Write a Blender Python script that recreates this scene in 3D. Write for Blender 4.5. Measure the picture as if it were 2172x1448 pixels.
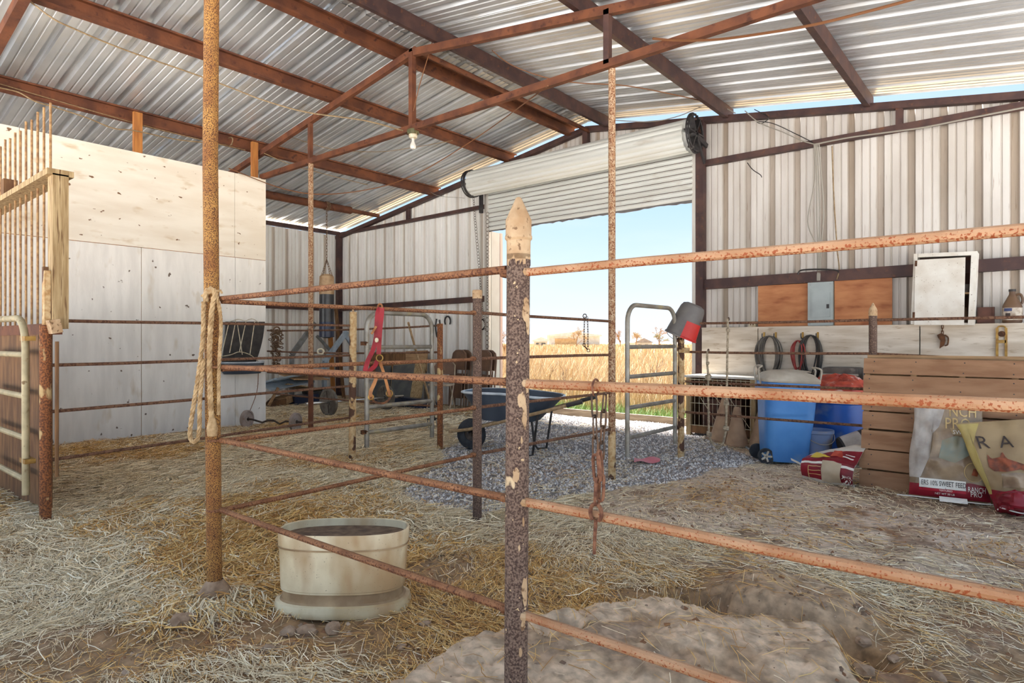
import bpy, bmesh, math, random
import numpy as np
from mathutils import Vector, Matrix

for o in list(bpy.data.objects):
    bpy.data.objects.remove(o, do_unlink=True)
scn = bpy.context.scene
col = scn.collection
random.seed(7)
RNG = np.random.default_rng(7)

# light and exposure settings
SKY, SUN, SUN_ANG, SUN_AZ, SUN_EL, EXPO, ROOF_Y0 = 0.62, 15.0, 12, 288, 60, 1.36, -0.55
# ------------------------------------------------------------------ camera
F, CX, CY, H = 1335.0, 1086.0, 724.0, 1.2          # focal length / centre in pixels of 2172x1448, eye height
TH = math.atan2(1114, 1335)                        # the building axis (+Y) vanishes right of the frame
CT, ST = math.cos(TH), math.sin(TH)
cam_d = bpy.data.cameras.new('camera')
cam = bpy.data.objects.new('camera', cam_d)
col.objects.link(cam)
cam_d.sensor_width = 36
cam_d.lens = F / 2172 * 36
cam_d.clip_start = 0.05
cam_d.clip_end = 2000
cam.location = (0, 0, H)
cam.rotation_euler = (math.pi / 2, 0, TH)
scn.camera = cam

# ------------------------------------------------------------------ sky, sun, exposure
world = bpy.data.worlds.new('sky')
scn.world = world
world.use_nodes = True
wn = world.node_tree.nodes
wl = world.node_tree.links
wn.clear()
wo = wn.new('ShaderNodeOutputWorld')
wb = wn.new('ShaderNodeBackground')
wt = wn.new('ShaderNodeTexCoord')
ws = wn.new('ShaderNodeSeparateXYZ')
wr = wn.new('ShaderNodeValToRGB')
wl.new(wt.outputs['Generated'], ws.inputs[0])
wl.new(ws.outputs['Z'], wr.inputs[0])
cr = wr.color_ramp
cr.elements[0].position = 0.0
cr.elements[0].color = (0.66, 0.70, 0.74, 1)
cr.elements[1].position = 0.75
cr.elements[1].color = (0.34, 0.52, 0.80, 1)
e = cr.elements.new(0.07); e.color = (0.57, 0.67, 0.77, 1)
e = cr.elements.new(0.22); e.color = (0.38, 0.55, 0.74, 1)
# thin high cloud
wnz = wn.new('ShaderNodeTexNoise'); wnz.inputs['Scale'].default_value = 2.2; wnz.inputs['Detail'].default_value = 6
wmp = wn.new('ShaderNodeMapping'); wmp.inputs['Scale'].default_value = (1, 1, 4)
wl.new(wt.outputs['Generated'], wmp.inputs[0]); wl.new(wmp.outputs[0], wnz.inputs[0])
wcr = wn.new('ShaderNodeValToRGB'); wcr.color_ramp.elements[0].position = .45; wcr.color_ramp.elements[1].position = .8
wl.new(wnz.outputs[0], wcr.inputs[0])
wmx = wn.new('ShaderNodeMix'); wmx.data_type = 'RGBA'
wml = wn.new('ShaderNodeMath'); wml.operation = 'MULTIPLY'; wml.inputs[1].default_value = .55
wl.new(wcr.outputs[0], wml.inputs[0]); wl.new(wml.outputs[0], wmx.inputs[0])
wl.new(wr.outputs[0], wmx.inputs[6]); wmx.inputs[7].default_value = (.66, .70, .75, 1)
wl.new(wmx.outputs[2], wb.inputs['Color'])
wb.inputs['Strength'].default_value = SKY
wl.new(wb.outputs[0], wo.inputs[0])

sun_d = bpy.data.lights.new('sun', 'SUN')
sun = bpy.data.objects.new('sun', sun_d)
col.objects.link(sun)
sun_d.energy = SUN
sun_d.angle = math.radians(SUN_ANG)
sun_d.color = (1.0, 0.98, 0.95)
_az, _el = math.radians(SUN_AZ), math.radians(SUN_EL)          # azimuth from +Y clockwise
sdir = Vector((math.sin(_az) * math.cos(_el), math.cos(_az) * math.cos(_el), math.sin(_el)))
sun.rotation_euler = sdir.to_track_quat('Z', 'Y').to_euler()
sun.location = sdir * 60

vs = scn.view_settings
vs.view_transform = 'Standard'
vs.look = 'None'
vs.exposure = EXPO
vs.gamma = 1.0
vs.use_curve_mapping = False

# ------------------------------------------------------------------ pixel -> direction helpers
def ray(px, py):
    u = (px - CX) / F
    return Vector((u * CT - ST, u * ST + CT, (CY - py) / F))
def dep(px, py, t):
    return ray(px, py) * t + Vector((0, 0, H))
def onX(px, py, X): return dep(px, py, X / ray(px, py).x)
def onY(px, py, Y): return dep(px, py, Y / ray(px, py).y)
def onZ(px, py, z=0.0): return dep(px, py, (z - H) / ray(px, py).z)

def S(r, g, b):
    f = lambda v: ((v / 255 + .055) / 1.055) ** 2.4 if v > 10 else v / 255 / 12.92
    return (f(r), f(g), f(b))

# ------------------------------------------------------------------ numpy value noise
def vnoise(x, y, seed=0):
    x = np.asarray(x, float); y = np.asarray(y, float)
    xi = np.floor(x).astype(np.int64); yi = np.floor(y).astype(np.int64)
    fx = x - xi; fy = y - yi
    fx = fx * fx * (3 - 2 * fx); fy = fy * fy * (3 - 2 * fy)
    def h(a, b):
        n = (a * 374761393 + b * 668265263 + seed * 974634777) & 0xffffffff
        n = ((n ^ (n >> 13)) * 1274126177) & 0xffffffff
        n = n ^ (n >> 16)
        return (n & 0xffff) / 65535.0
    return (h(xi, yi) * (1 - fx) + h(xi + 1, yi) * fx) * (1 - fy) + (h(xi, yi + 1) * (1 - fx) + h(xi + 1, yi + 1) * fx) * fy
def fbm(x, y, oct=4, seed=0):
    a = .5; s = 0
    for k in range(oct):
        s = s + a * vnoise(np.asarray(x) * 2 ** k + 17 * k, np.asarray(y) * 2 ** k - 9 * k, seed + k)
        a *= .5
    return s / (1 - .5 ** oct)

# ------------------------------------------------------------------ materials
MATS = {}
def mat(name, c1, c2=None, scale=6.0, rough=.65, metal=0.0, stretch=(1, 1, 1), lo=.38, hi=.62,
        c3=None, s3=30.0, t3=(.6, .66), st3=None, bump=0.0, bscale=None, spec=None, under=0.0, emit=None, vcol=None, detail=5.0, trans=0.0, coord='Object', c4=None, s4=20.0, t4=(.72,.75), st4=(1,1,1)):
    m = bpy.data.materials.new(name)
    m.use_nodes = True
    nt = m.node_tree; N = nt.nodes; L = nt.links
    b = N['Principled BSDF']
    b.inputs['Roughness'].default_value = rough
    b.inputs['Metallic'].default_value = metal
    if spec is not None: b.inputs['Specular IOR Level'].default_value = spec
    if trans: b.inputs['Transmission Weight'].default_value = trans
    tc = N.new('ShaderNodeTexCoord')
    def tex(st, sc, det=detail):
        mp = N.new('ShaderNodeMapping'); mp.inputs['Scale'].default_value = st
        L.new(tc.outputs[coord], mp.inputs[0])
        nz = N.new('ShaderNodeTexNoise'); nz.inputs['Scale'].default_value = sc; nz.inputs['Detail'].default_value = det
        L.new(mp.outputs[0], nz.inputs[0])
        return nz
    out = None
    if c2 is None and vcol is None:
        b.inputs['Base Color'].default_value = (*c1, 1)
        rgb = N.new('ShaderNodeRGB'); rgb.outputs[0].default_value = (*c1, 1); out = rgb.outputs[0]
    elif vcol is None:
        nz = tex(stretch, scale)
        rp = N.new('ShaderNodeValToRGB')
        rp.color_ramp.elements[0].position = lo; rp.color_ramp.elements[0].color = (*c1, 1)
        rp.color_ramp.elements[1].position = hi; rp.color_ramp.elements[1].color = (*c2, 1)
        L.new(nz.outputs[0], rp.inputs[0]); out = rp.outputs[0]
    else:
        at = N.new('ShaderNodeAttribute'); at.attribute_name = vcol
        out = at.outputs['Color']
        if c2 is not None:
            nz = tex(stretch, scale)
            rp = N.new('ShaderNodeValToRGB')
            rp.color_ramp.elements[0].position = lo; rp.color_ramp.elements[0].color = (*c1, 1)
            rp.color_ramp.elements[1].position = hi; rp.color_ramp.elements[1].color = (*c2, 1)
            L.new(nz.outputs[0], rp.inputs[0])
            mx = N.new('ShaderNodeMix'); mx.data_type = 'RGBA'; mx.blend_type = 'MULTIPLY'; mx.inputs[0].default_value = 1
            L.new(out, mx.inputs[6]); L.new(rp.outputs[0], mx.inputs[7]); out = mx.outputs[2]
    if c3 is not None:
        nz = tex(st3 or stretch, s3, 3.0)
        fac = nz.outputs[0]
        if under:                                    # corrosion sits thicker on the underside of the pipe
            ge = N.new('ShaderNodeNewGeometry'); sp = N.new('ShaderNodeSeparateXYZ')
            L.new(ge.outputs['Normal'], sp.inputs[0])
            mm = N.new('ShaderNodeMath'); mm.operation = 'MULTIPLY_ADD'
            L.new(sp.outputs['Z'], mm.inputs[0]); mm.inputs[1].default_value = -under; L.new(fac, mm.inputs[2])
            fac = mm.outputs[0]
        mr = N.new('ShaderNodeMapRange'); mr.inputs[1].default_value = t3[0]; mr.inputs[2].default_value = t3[1]
        L.new(fac, mr.inputs[0])
        mx = N.new('ShaderNodeMix'); mx.data_type = 'RGBA'
        L.new(mr.outputs[0], mx.inputs[0]); L.new(out, mx.inputs[6]); mx.inputs[7].default_value = (*c3, 1)
        out = mx.outputs[2]
    if c4 is not None:
        nz = tex(st4, s4, 2.0)
        mr = N.new('ShaderNodeMapRange'); mr.inputs[1].default_value = t4[0]; mr.inputs[2].default_value = t4[1]
        L.new(nz.outputs[0], mr.inputs[0])
        mx = N.new('ShaderNodeMix'); mx.data_type = 'RGBA'
        L.new(mr.outputs[0], mx.inputs[0]); L.new(out, mx.inputs[6]); mx.inputs[7].default_value = (*c4, 1)
        out = mx.outputs[2]
    L.new(out, b.inputs['Base Color'])
    if bump:
        nz = tex(stretch, bscale or scale * 3)
        bp = N.new('ShaderNodeBump'); bp.inputs['Strength'].default_value = bump; bp.inputs['Distance'].default_value = .01
        L.new(nz.outputs[0], bp.inputs['Height']); L.new(bp.outputs[0], b.inputs['Normal'])
    if emit:
        b.inputs['Emission Color'].default_value = (*emit[0], 1); b.inputs['Emission Strength'].default_value = emit[1]
    MATS[name] = m
    return m

# ------------------------------------------------------------------ mesh builder
def frame(d, up=Vector((0, 0, 1))):
    d = Vector(d).normalized()
    a = d.cross(up)
    if a.length < 1e-4: a = d.cross(Vector((1, 0, 0)))
    a.normalize()
    return a, a.cross(d).normalized()

class MB:
    def __init__(self): self.v = []; self.f = []
    def add(self, vs, fs):
        n = len(self.v); self.v += [tuple(p) for p in vs]; self.f += [tuple(i + n for i in f) for f in fs]; return self
    def box(self, c, s, rot=None):
        x, y, z = (k / 2 for k in s); P = []
        for k in ((-1,-1,-1),(1,-1,-1),(1,1,-1),(-1,1,-1),(-1,-1,1),(1,-1,1),(1,1,1),(-1,1,1)):
            p = Vector((k[0]*x, k[1]*y, k[2]*z))
            if rot is not None: p = rot @ p
            P.append(p + Vector(c))
        return self.add(P, [(0,3,2,1),(4,5,6,7),(0,1,5,4),(1,2,6,5),(2,3,7,6),(3,0,4,7)])
    def beam(self, p0, p1, w, h, up=Vector((0, 0, 1))):
        p0, p1 = Vector(p0), Vector(p1); a, b = frame(p1 - p0, Vector(up)); P = []
        for q in (p0, p1):
            for sx, sy in ((-1,-1),(1,-1),(1,1),(-1,1)): P.append(q + a*sx*w/2 + b*sy*h/2)
        return self.add(P, [(3,2,1,0),(4,5,6,7),(0,1,5,4),(1,2,6,5),(2,3,7,6),(3,0,4,7)])
    def tube(self, pts, r, n=8, closed=False, cap=True):
        pts = [Vector(p) for p in pts]; m = len(pts); base = len(self.v); a = None
        for i, p in enumerate(pts):
            if closed: d = pts[(i+1) % m] - pts[i-1]
            else: d = pts[min(i+1, m-1)] - pts[max(i-1, 0)]
            d = d.normalized() if d.length > 1e-9 else Vector((0, 0, 1))
            if a is None: a, _ = frame(d)
            else:
                a = a - d * a.dot(d)
                if a.length < 1e-5: a, _ = frame(d)
                a.normalize()
            b = d.cross(a); rr = r[i] if isinstance(r, (list, tuple)) else r
            for k in range(n):
                t = 2*math.pi*k/n; self.v.append(tuple(p + (a*math.cos(t) + b*math.sin(t))*rr))
        for i in range(m if closed else m-1):
            j = (i+1) % m
            for k in range(n):
                k2 = (k+1) % n
                self.f.append((base+i*n+k, base+i*n+k2, base+j*n+k2, base+j*n+k))
        if cap and not closed:
            self.f.append(tuple(base+k for k in reversed(range(n)))); self.f.append(tuple(base+(m-1)*n+k for k in range(n)))
        return self
    def lathe(self, prof, c=(0, 0, 0), rot=None, n=24, sx=1, sy=1, sq=2.0, a0=0, a1=2*math.pi):
        full = abs(a1 - a0 - 2*math.pi) < 1e-6; base = len(self.v); k_n = n if full else n+1
        for r, z in prof:
            for k in range(k_n):
                t = a0 + (a1-a0)*k/n; ct, st = math.cos(t), math.sin(t)
                g = (abs(ct)**sq + abs(st)**sq) ** (-1/sq)
                p = Vector((r*sx*ct*g, r*sy*st*g, z))
                if rot is not None: p = rot @ p
                self.v.append(tuple(p + Vector(c)))
        for i in range(len(prof)-1):
            for k in range(n):
                k2 = (k+1) % k_n
                self.f.append((base+i*k_n+k, base+i*k_n+k2, base+(i+1)*k_n+k2, base+(i+1)*k_n+k))
        return self
    def grid(self, fn, nu, nv):
        base = len(self.v)
        for j in range(nv+1):
            for i in range(nu+1): self.v.append(tuple(fn(i/nu, j/nv)))
        for j in range(nv):
            for i in range(nu):
                a = base + j*(nu+1) + i; self.f.append((a, a+1, a+nu+2, a+nu+1))
        return self
    def prism(self, poly, o, ax, ay, az, t):
        o, ax, ay, az = Vector(o), Vector(ax), Vector(ay), Vector(az); n = len(poly)
        P = [o + ax*p[0] + ay*p[1] for p in poly] + [o + ax*p[0] + ay*p[1] + az*t for p in poly]
        return self.add(P, [tuple(reversed(range(n))), tuple(range(n, 2*n))] + [(i, (i+1) % n, n+(i+1) % n, n+i) for i in range(n)])
    def torus(self, c, R, r, ax=(0,0,1), n=16, m=6, sx=1.0, up=Vector((0,1,0))):
        d = Vector(ax).normalized(); a, b = frame(d, Vector(up)); c = Vector(c)
        return self.tube([c + a*math.cos(2*math.pi*k/n)*R*sx + b*math.sin(2*math.pi*k/n)*R for k in range(n)], r, m, closed=True)
    def build(self, name, m, parent=None, smooth=35, local=False, base=None):
        me = bpy.data.meshes.new(name)
        o = bpy.data.objects.new(name, me)
        V = np.array(self.v, float)
        if parent is not None:
            if not local:
                off = Vector(parent.location)
                q = parent.parent
                while q is not None: off += Vector(q.location); q = q.parent
                V = V - np.array(off)
            o.parent = parent
        elif not local:
            bb = base if base is not None else ((V[:,0].min()+V[:,0].max())/2, (V[:,1].min()+V[:,1].max())/2, V[:,2].min())
            o.location = bb; V = V - np.array(bb)
        me.from_pydata(V.tolist(), [], self.f)
        if m is not None: me.materials.append(m if not isinstance(m, str) else MATS[m])
        if smooth:
            me.polygons.foreach_set('use_smooth', [True]*len(me.polygons))
            me.set_sharp_from_angle(angle=math.radians(smooth))
        me.update()
        col.objects.link(o)
        return o

def tag(o, label, cat=None, group=None, kind=None):
    o['label'] = label
    if cat: o['category'] = cat
    if group: o['group'] = group
    if kind: o['kind'] = kind
    return o
def thing(name, label, cat, loc=(0, 0, 0), rz=0.0, group=None, kind=None):
    o = bpy.data.objects.new(name, None); col.objects.link(o)
    o.empty_display_size = .1
    o.location = loc; o.rotation_euler = (0, 0, rz)
    return tag(o, label, cat, group, kind)
def copy_tree(o, parent=None):
    c = o.copy(); col.objects.link(c); c.parent = parent
    for ch in list(o.children): copy_tree(ch, c)
    return c
def hexd(k): return Vector((math.cos(k), math.sin(k), 0))
def curve(pts, n=8):
    """Catmull-Rom through the points"""
    P = [Vector(p) for p in pts]; Q = [P[0]*2-P[1]] + P + [P[-1]*2-P[-2]]; out = []
    for i in range(1, len(Q)-2):
        for k in range(n):
            t = k/n; a, b, c, d = Q[i-1], Q[i], Q[i+1], Q[i+2]
            out.append(.5*((2*b) + (c-a)*t + (2*a-5*b+4*c-d)*t*t + (3*b-a-3*c+d)*t**3))
    out.append(P[-1]); return out
def rope_mb(pts, r, turns=60, n=10):
    mb = MB(); C = curve(pts, n); L = [0]
    for i in range(1, len(C)): L.append(L[-1] + (C[i]-C[i-1]).length)
    step = r*1.1; m = max(8, int(L[-1]/step)); D = []; j = 0
    for i in range(m+1):
        s = L[-1]*i/m
        while j < len(L)-2 and L[j+1] < s: j += 1
        t = (s-L[j])/max(1e-9, L[j+1]-L[j]); D.append(C[j].lerp(C[j+1], t))
    for k in range(3):
        P = []; a = None
        for i, p in enumerate(D):
            d = (D[min(i+1, m)] - D[max(i-1, 0)]).normalized()
            if a is None: a, _ = frame(d)
            else: a = (a - d*a.dot(d)).normalized()
            b = d.cross(a); ph = i*step/(r*5.0)*2*math.pi/1.2 + k*2*math.pi/3
            P.append(p + (a*math.cos(ph) + b*math.sin(ph))*r*.5)
        mb.tube(P, r*.56, 5)
    return mb
def text_vf(s, size):
    cu = bpy.data.curves.new('t', 'FONT'); cu.body = s; cu.size = size; cu.resolution_u = 2
    ob = bpy.data.objects.new('t', cu); col.objects.link(ob)
    dg = bpy.context.evaluated_depsgraph_get(); dg.update()
    me = bpy.data.meshes.new_from_object(ob.evaluated_get(dg))
    if size > .04:
        bm = bmesh.new(); bm.from_mesh(me); bmesh.ops.triangulate(bm, faces=bm.faces[:])
        for _ in range(3):
            es = [e for e in bm.edges if e.calc_length() > size*.22]
            if not es: break
            bmesh.ops.subdivide_edges(bm, edges=es, cuts=1); bmesh.ops.triangulate(bm, faces=[f for f in bm.faces if len(f.verts) > 3])
        bm.to_mesh(me); bm.free()
    V = [v.co.copy() for v in me.vertices]; Fc = [tuple(p.vertices) for p in me.polygons]
    bpy.data.objects.remove(ob); bpy.data.curves.remove(cu); bpy.data.meshes.remove(me)
    return V, Fc

# ------------------------------------------------------------------ materials
mat('galv', S(206,209,213), S(184,188,193), 1.1, .36, .6, stretch=(1,1,1), bump=.015, bscale=2, c3=S(186,180,172), s3=2.2, t3=(.58,.8))
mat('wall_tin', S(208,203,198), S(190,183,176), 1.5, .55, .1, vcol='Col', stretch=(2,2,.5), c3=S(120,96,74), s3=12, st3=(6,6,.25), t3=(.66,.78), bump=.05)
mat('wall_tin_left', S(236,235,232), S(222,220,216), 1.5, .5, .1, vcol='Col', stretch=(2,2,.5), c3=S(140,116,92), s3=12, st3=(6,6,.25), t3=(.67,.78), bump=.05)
mat('trim_white', S(206,202,196), S(186,180,172), 3, .55, .05, stretch=(2,2,.4))
mat('steel_red', S(116,68,42), S(86,48,32), 5, .7, .15, c3=S(70,36,24), s3=14, t3=(.6,.72), bump=.2, bscale=40)
mat('steel_dark', S(84,58,52), S(62,42,42), 6, .6, .2, c3=S(104,66,44), s3=16, t3=(.62,.75), bump=.15, bscale=40)
mat('rail_rust', S(150,104,70), S(124,80,50), 14, .72, .1, c3=S(84,44,24), s3=130, t3=(.5,.6), under=.10, bump=.35, bscale=110)
mat('rail_pale', S(186,146,112), S(160,112,76), 6, .68, .05, c3=S(146,72,34), s3=170, t3=(.56,.63), under=.09, bump=.3, bscale=90)
mat('rail_back', S(126,92,70), S(104,72,52), 12, .8, .1, c3=S(82,50,34), s3=60, t3=(.5,.6), bump=.4, bscale=120)
mat('pole_gold', S(180,134,70), S(150,100,50), 8, .75, .05, c3=S(80,44,22), s3=250, t3=(.48,.56), bump=.5, bscale=220)
mat('pole_pale', S(182,158,130), S(150,112,80), 30, .75, .05, c3=S(112,68,42), s3=80, t3=(.50,.58), bump=.3, bscale=90)
mat('post_dark', S(116,94,82), S(72,52,44), 150, .8, .1, c3=S(150,124,100), s3=120, t3=(.6,.66), bump=.6, bscale=140)
mat('post_peel', S(128,106,92), S(72,52,44), 170, .8, .05, lo=.42, hi=.58, c3=S(214,190,154), s3=9, st3=(1,1,.55), t3=(.625,.635), bump=.6, bscale=200, c4=S(206,180,140), s4=60, t4=(.70,.71))
mat('post_rusty', S(150,92,50), S(96,56,34), 90, .8, .05, lo=.42, hi=.58, c3=S(196,166,118), s3=8, st3=(1,1,.5), t3=(.57,.6), bump=.5, bscale=120)
mat('post_chip', S(206,180,138), S(176,138,90), 30, .75, .05, c3=S(88,58,42), s3=7, st3=(1,1,.7), t3=(.52,.54), bump=.3, bscale=90)
mat('cap_cream', S(192,164,130), S(166,132,96), 14, .75, 0, c3=S(120,90,62), s3=60, t3=(.58,.66), bump=.3, bscale=60)
mat('gate_grey', S(160,156,148), S(132,126,116), 8, .45, .45, c3=S(176,164,130), s3=6, t3=(.55,.7), bump=.1)
mat('gate_cream', S(190,176,140), S(162,150,118), 8, .5, .2, c3=S(120,96,60), s3=20, t3=(.62,.72), bump=.1)
mat('bar_tan', S(176,140,96), S(132,96,64), 30, .7, .1, bump=.2)
mat('ply_warm_lit', S(236,230,218), S(226,217,202), 3, .8, 0, stretch=(1,.4,2), c3=S(206,188,160), s3=6, st3=(1,.5,1.4), t3=(.6,.75), bump=.12, bscale=30, c4=S(120,88,62), s4=10, t4=(.695,.73), st4=(1,1,1.6))  # upper sheets: warm light put into the white paint colour
mat('ply_cool_lit', S(236,234,230), S(224,222,218), 3, .8, 0, stretch=(1,3,.6), c3=S(205,194,176), s3=4, st3=(1,1.6,.6), t3=(.62,.8), bump=.12, bscale=30, c4=S(110,96,86), s4=10, t4=(.70,.73))  # lower sheets: same paint, cooler light put into the colour
mat('wains', S(216,206,192), S(190,176,158), 3, .8, 0, stretch=(.6,1,4), c3=S(160,140,116), s3=12, st3=(.6,1,4), t3=(.62,.75), bump=.15, bscale=20)
mat('ply_orange', S(188,128,84), S(164,102,64), 4, .7, 0, stretch=(.8,1,3), c3=S(138,80,46), s3=4, t3=(.6,.7), bump=.05)
mat('knot', S(92,64,44), S(60,40,28), 40, .9)
mat('wood_post', S(176,116,56), S(146,90,42), 6, .75, 0, stretch=(4,4,.4), bump=.15)
mat('wood_grey', S(184,160,120), S(148,122,84), 7, .8, 0, stretch=(6,6,.5), c3=S(112,84,54), s3=9, st3=(7,7,.5), t3=(.58,.66), bump=.3)
mat('wood_brown', S(130,94,60), S(98,68,44), 6, .8, 0, stretch=(3,3,.6), c3=S(92,58,34), s3=5, t3=(.6,.75), bump=.15)
mat('wood_plank', S(176,142,104), S(146,112,78), 6, .8, 0, stretch=(.6,5,5), bump=.15)
mat('pallet', S(158,120,90), S(138,100,72), 4, .82, 0, stretch=(.8,4,4), c3=S(126,86,56), s3=5, st3=(.6,3,3), t3=(.62,.8), bump=.12, bscale=25)
mat('slat_white', S(216,218,214), S(204,204,198), 3, .5, .1, stretch=(.3,1,4), c3=S(176,166,152), s3=7, st3=(.4,1,1), t3=(.66,.85))
mat('black_steel', S(48,46,48), S(66,62,62), 12, .5, .4, bump=.1)
mat('chain', S(140,112,86), S(86,62,48), 40, .7, .35, bump=.2)
mat('chain_dark', S(64,54,48), S(96,70,52), 40, .5, .6)
mat('chain_rust', S(132,90,66), S(92,54,38), 60, .8, .1, bump=.4, bscale=150)
mat('rope', S(192,164,124), S(152,122,84), 30, .9, 0, bump=.3, bscale=200)
mat('rope_grey', S(178,164,142), S(140,126,106), 30, .9, 0, bump=.3, bscale=200)
mat('tub', S(226,212,180), S(196,176,138), 4, .5, 0, c3=S(178,146,106), s3=6, st3=(1,1,.4), t3=(.46,.68), bump=.08, c4=S(110,90,68), s4=150, t4=(.68,.76))
mat('tub_tan', S(176,148,112), S(140,112,80), 8, .7, 0, bump=.1)  # darker tan tone for the groove band and rim line
mat('mud', S(120,98,78), S(86,68,54), 20, .95, 0, bump=.5, bscale=50)
mat('wire', S(150,128,96), S(120,98,70), 30, .6)
mat('wire_brown', S(120,76,44), None, rough=.6)
mat('wire_grey', S(150,144,134), None, rough=.5)
mat('bulb_glass', S(240,236,228), None, rough=.12, trans=.35)
mat('porcelain', S(206,198,176), S(176,160,130), 20, .5)
mat('green_box', S(70,76,50), S(92,84,52), 20, .6)
mat('blue', S(84,148,218), S(70,132,206), 3, .42, 0, c3=S(130,160,190), s3=2.5, t3=(.6,.8))
mat('blue_deep', S(34,92,180), S(28,78,160), 3, .4, 0, c3=S(120,140,170), s3=4, t3=(.6,.75))
mat('blue_pale', S(110,130,170), S(140,130,120), 5, .5, 0, lo=.45, hi=.6)
mat('lid_grey', S(196,188,174), S(172,162,146), 6, .5)
mat('bin_grey', S(116,108,100), S(88,80,74), 6, .6, 0, c3=S(150,142,132), s3=8, t3=(.6,.75))
mat('black_rubber', S(44,42,42), S(62,58,56), 12, .7, bump=.1)
mat('tire', S(40,42,48), S(56,58,62), 20, .8, bump=.2)
mat('barrow', S(70,80,94), S(56,66,80), 4, .5, .1, c3=S(120,126,130), s3=5, t3=(.62,.8))
mat('barrow_rim', S(206,214,222), S(170,180,190), 8, .4, .1)
mat('wood_handle', S(176,150,116), S(146,118,84), 8, .7, 0, stretch=(3,3,3))
mat('vinyl_black', S(52,54,60), S(34,36,42), 5, .32, 0, bump=.2, bscale=14)
mat('vinyl_navy', S(42,54,84), S(30,40,66), 6, .35)
mat('duct_tan', S(190,160,124), S(160,128,94), 9, .45, 0, bump=.3, bscale=20)
mat('plate_grey', S(122,114,104), S(96,88,78), 9, .6, .3, bump=.15)
mat('plate_pale', S(166,152,146), S(140,124,114), 9, .6, .1, c3=S(130,92,70), s3=10, t3=(.62,.72))
mat('chrome', S(206,200,192), None, rough=.25, metal=.8)
mat('bar_dark', S(86,72,62), S(60,50,44), 20, .5, .5)
mat('frame_grey', S(140,144,146), S(112,112,110), 9, .5, .3)
mat('frame_blue', S(176,192,206), S(150,166,180), 9, .5, .2)
mat('red_nylon', S(146,16,30), S(116,10,22), 14, .6, bump=.2, bscale=60)
mat('leather', S(176,120,70), S(140,88,50), 16, .6, bump=.2)
mat('chair_brown', S(124,94,74), S(104,78,62), 6, .5)
mat('chair_beige', S(186,170,150), S(160,140,118), 9, .5, .1)
mat('slate', S(70,74,76), S(92,94,92), 5, .5)
mat('white_dirty', S(224,220,212), S(206,198,186), 5, .6, 0, c3=S(120,100,80), s3=70, t3=(.68,.72), bump=.03)
mat('panel_grey', S(160,168,168), S(146,154,154), 4, .45, .2)
mat('cabinet_in', S(96,60,48), S(70,44,36), 6, .8)
mat('jug', S(112,84,60), S(86,62,46), 6, .5)
mat('jug_label', S(196,186,172), S(150,130,112), 20, .7)
mat('ink_blue', S(60,70,110), None, rough=.6)
mat('rust_iron', S(112,72,44), S(72,46,30), 25, .9, .1, bump=.4)
mat('brass', S(186,150,80), S(140,104,52), 14, .5, .5)
mat('cone', S(176,146,118), S(150,120,96), 6, .7, bump=.05)
mat('hose_grey', S(106,100,92), S(80,74,68), 10, .6)
mat('hose_black', S(52,50,48), S(72,66,60), 14, .6)
mat('cord_red', S(166,60,54), S(136,44,42), 12, .6)
mat('bucket_grey', S(110,106,104), S(90,86,86), 5, .55)
mat('bucket_red', S(206,44,40), S(180,32,30), 4, .5)
mat('bag_red', S(142,20,40), S(110,14,30), 5, .38, bump=.25, bscale=16)
mat('bag_cream', S(196,180,156), S(168,150,126), 5, .42, bump=.25, bscale=12)
mat('bag_white', S(216,208,196), S(190,180,166), 6, .45, bump=.2)
mat('bag_clear', S(160,138,112), S(128,106,84), 7, .25, bump=.6, bscale=9, c3=S(176,168,158), s3=5, t3=(.62,.74))
mat('bag_grey', S(150,140,132), S(186,178,170), 7, .35, bump=.5, bscale=14)
mat('bag_yellow', S(186,166,96), S(160,140,84), 5, .55, bump=.3, bscale=9)
mat('bag_tan', S(160,136,100), S(140,116,84), 5, .6, bump=.3, bscale=9)
mat('print_yellow', S(226,196,60), None, rough=.45)
mat('print_red', S(176,24,50), None, rough=.45)
mat('print_white', S(232,228,220), None, rough=.5)
mat('print_dark', S(54,40,34), None, rough=.6)
mat('print_green', S(136,124,96), S(124,134,124), 6, .3)
mat('print_blue', S(110,180,216), None, rough=.3)
mat('print_gold', S(206,176,120), None, rough=.5)
mat('horse', S(150,74,40), S(96,50,32), 22, .6)
mat('red_plastic', S(206,84,60), S(160,52,40), 10, .4, c3=S(230,200,190), s3=7, t3=(.6,.68), bump=.6, bscale=14)
mat('clod', S(168,142,118), S(132,106,84), 18, .95, bump=.5, bscale=40)
mat('sill_wood', S(150,134,110), S(120,104,84), 5, .8, stretch=(.6,4,4), bump=.2)
mat('straw', S(255,255,255), S(255,255,255), vcol='Col', scale=3, rough=.7, lo=.2, hi=.3)
mat('gravel', S(255,255,255), None, vcol='Col', rough=.85)
mat('floor', (.78,.76,.73), (1.42,1.38,1.33), vcol='Col', scale=22, rough=.95, bump=.6, bscale=26, lo=.35, hi=.65, coord='Object')
mat('field', S(180,156,120), S(164,138,102), .6, .95, c3=S(170,130,80), s3=3, t3=(.6,.75))
mat('yard', S(222,218,212), S(208,203,196), .8, .95)
mat('dry_grass', S(230,190,126), None, vcol='Col', rough=.8)
mat('green_grass', S(230,190,126), None, vcol='Col', rough=.7)
mat('twig', S(120,92,66), S(90,68,48), 12, .9)
mat('tree_bark', S(150,118,86), S(120,92,66), 8, .9)
mat('leaf_olive', S(130,124,76), S(108,104,60), 3, .9)
mat('leaf_gold', S(166,142,100), S(146,120,82), 3, .9)
mat('house_white', S(198,196,192), S(186,182,176), 2, .7)
mat('house_roof', S(150,140,134), S(130,122,118), 2, .8)
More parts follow.
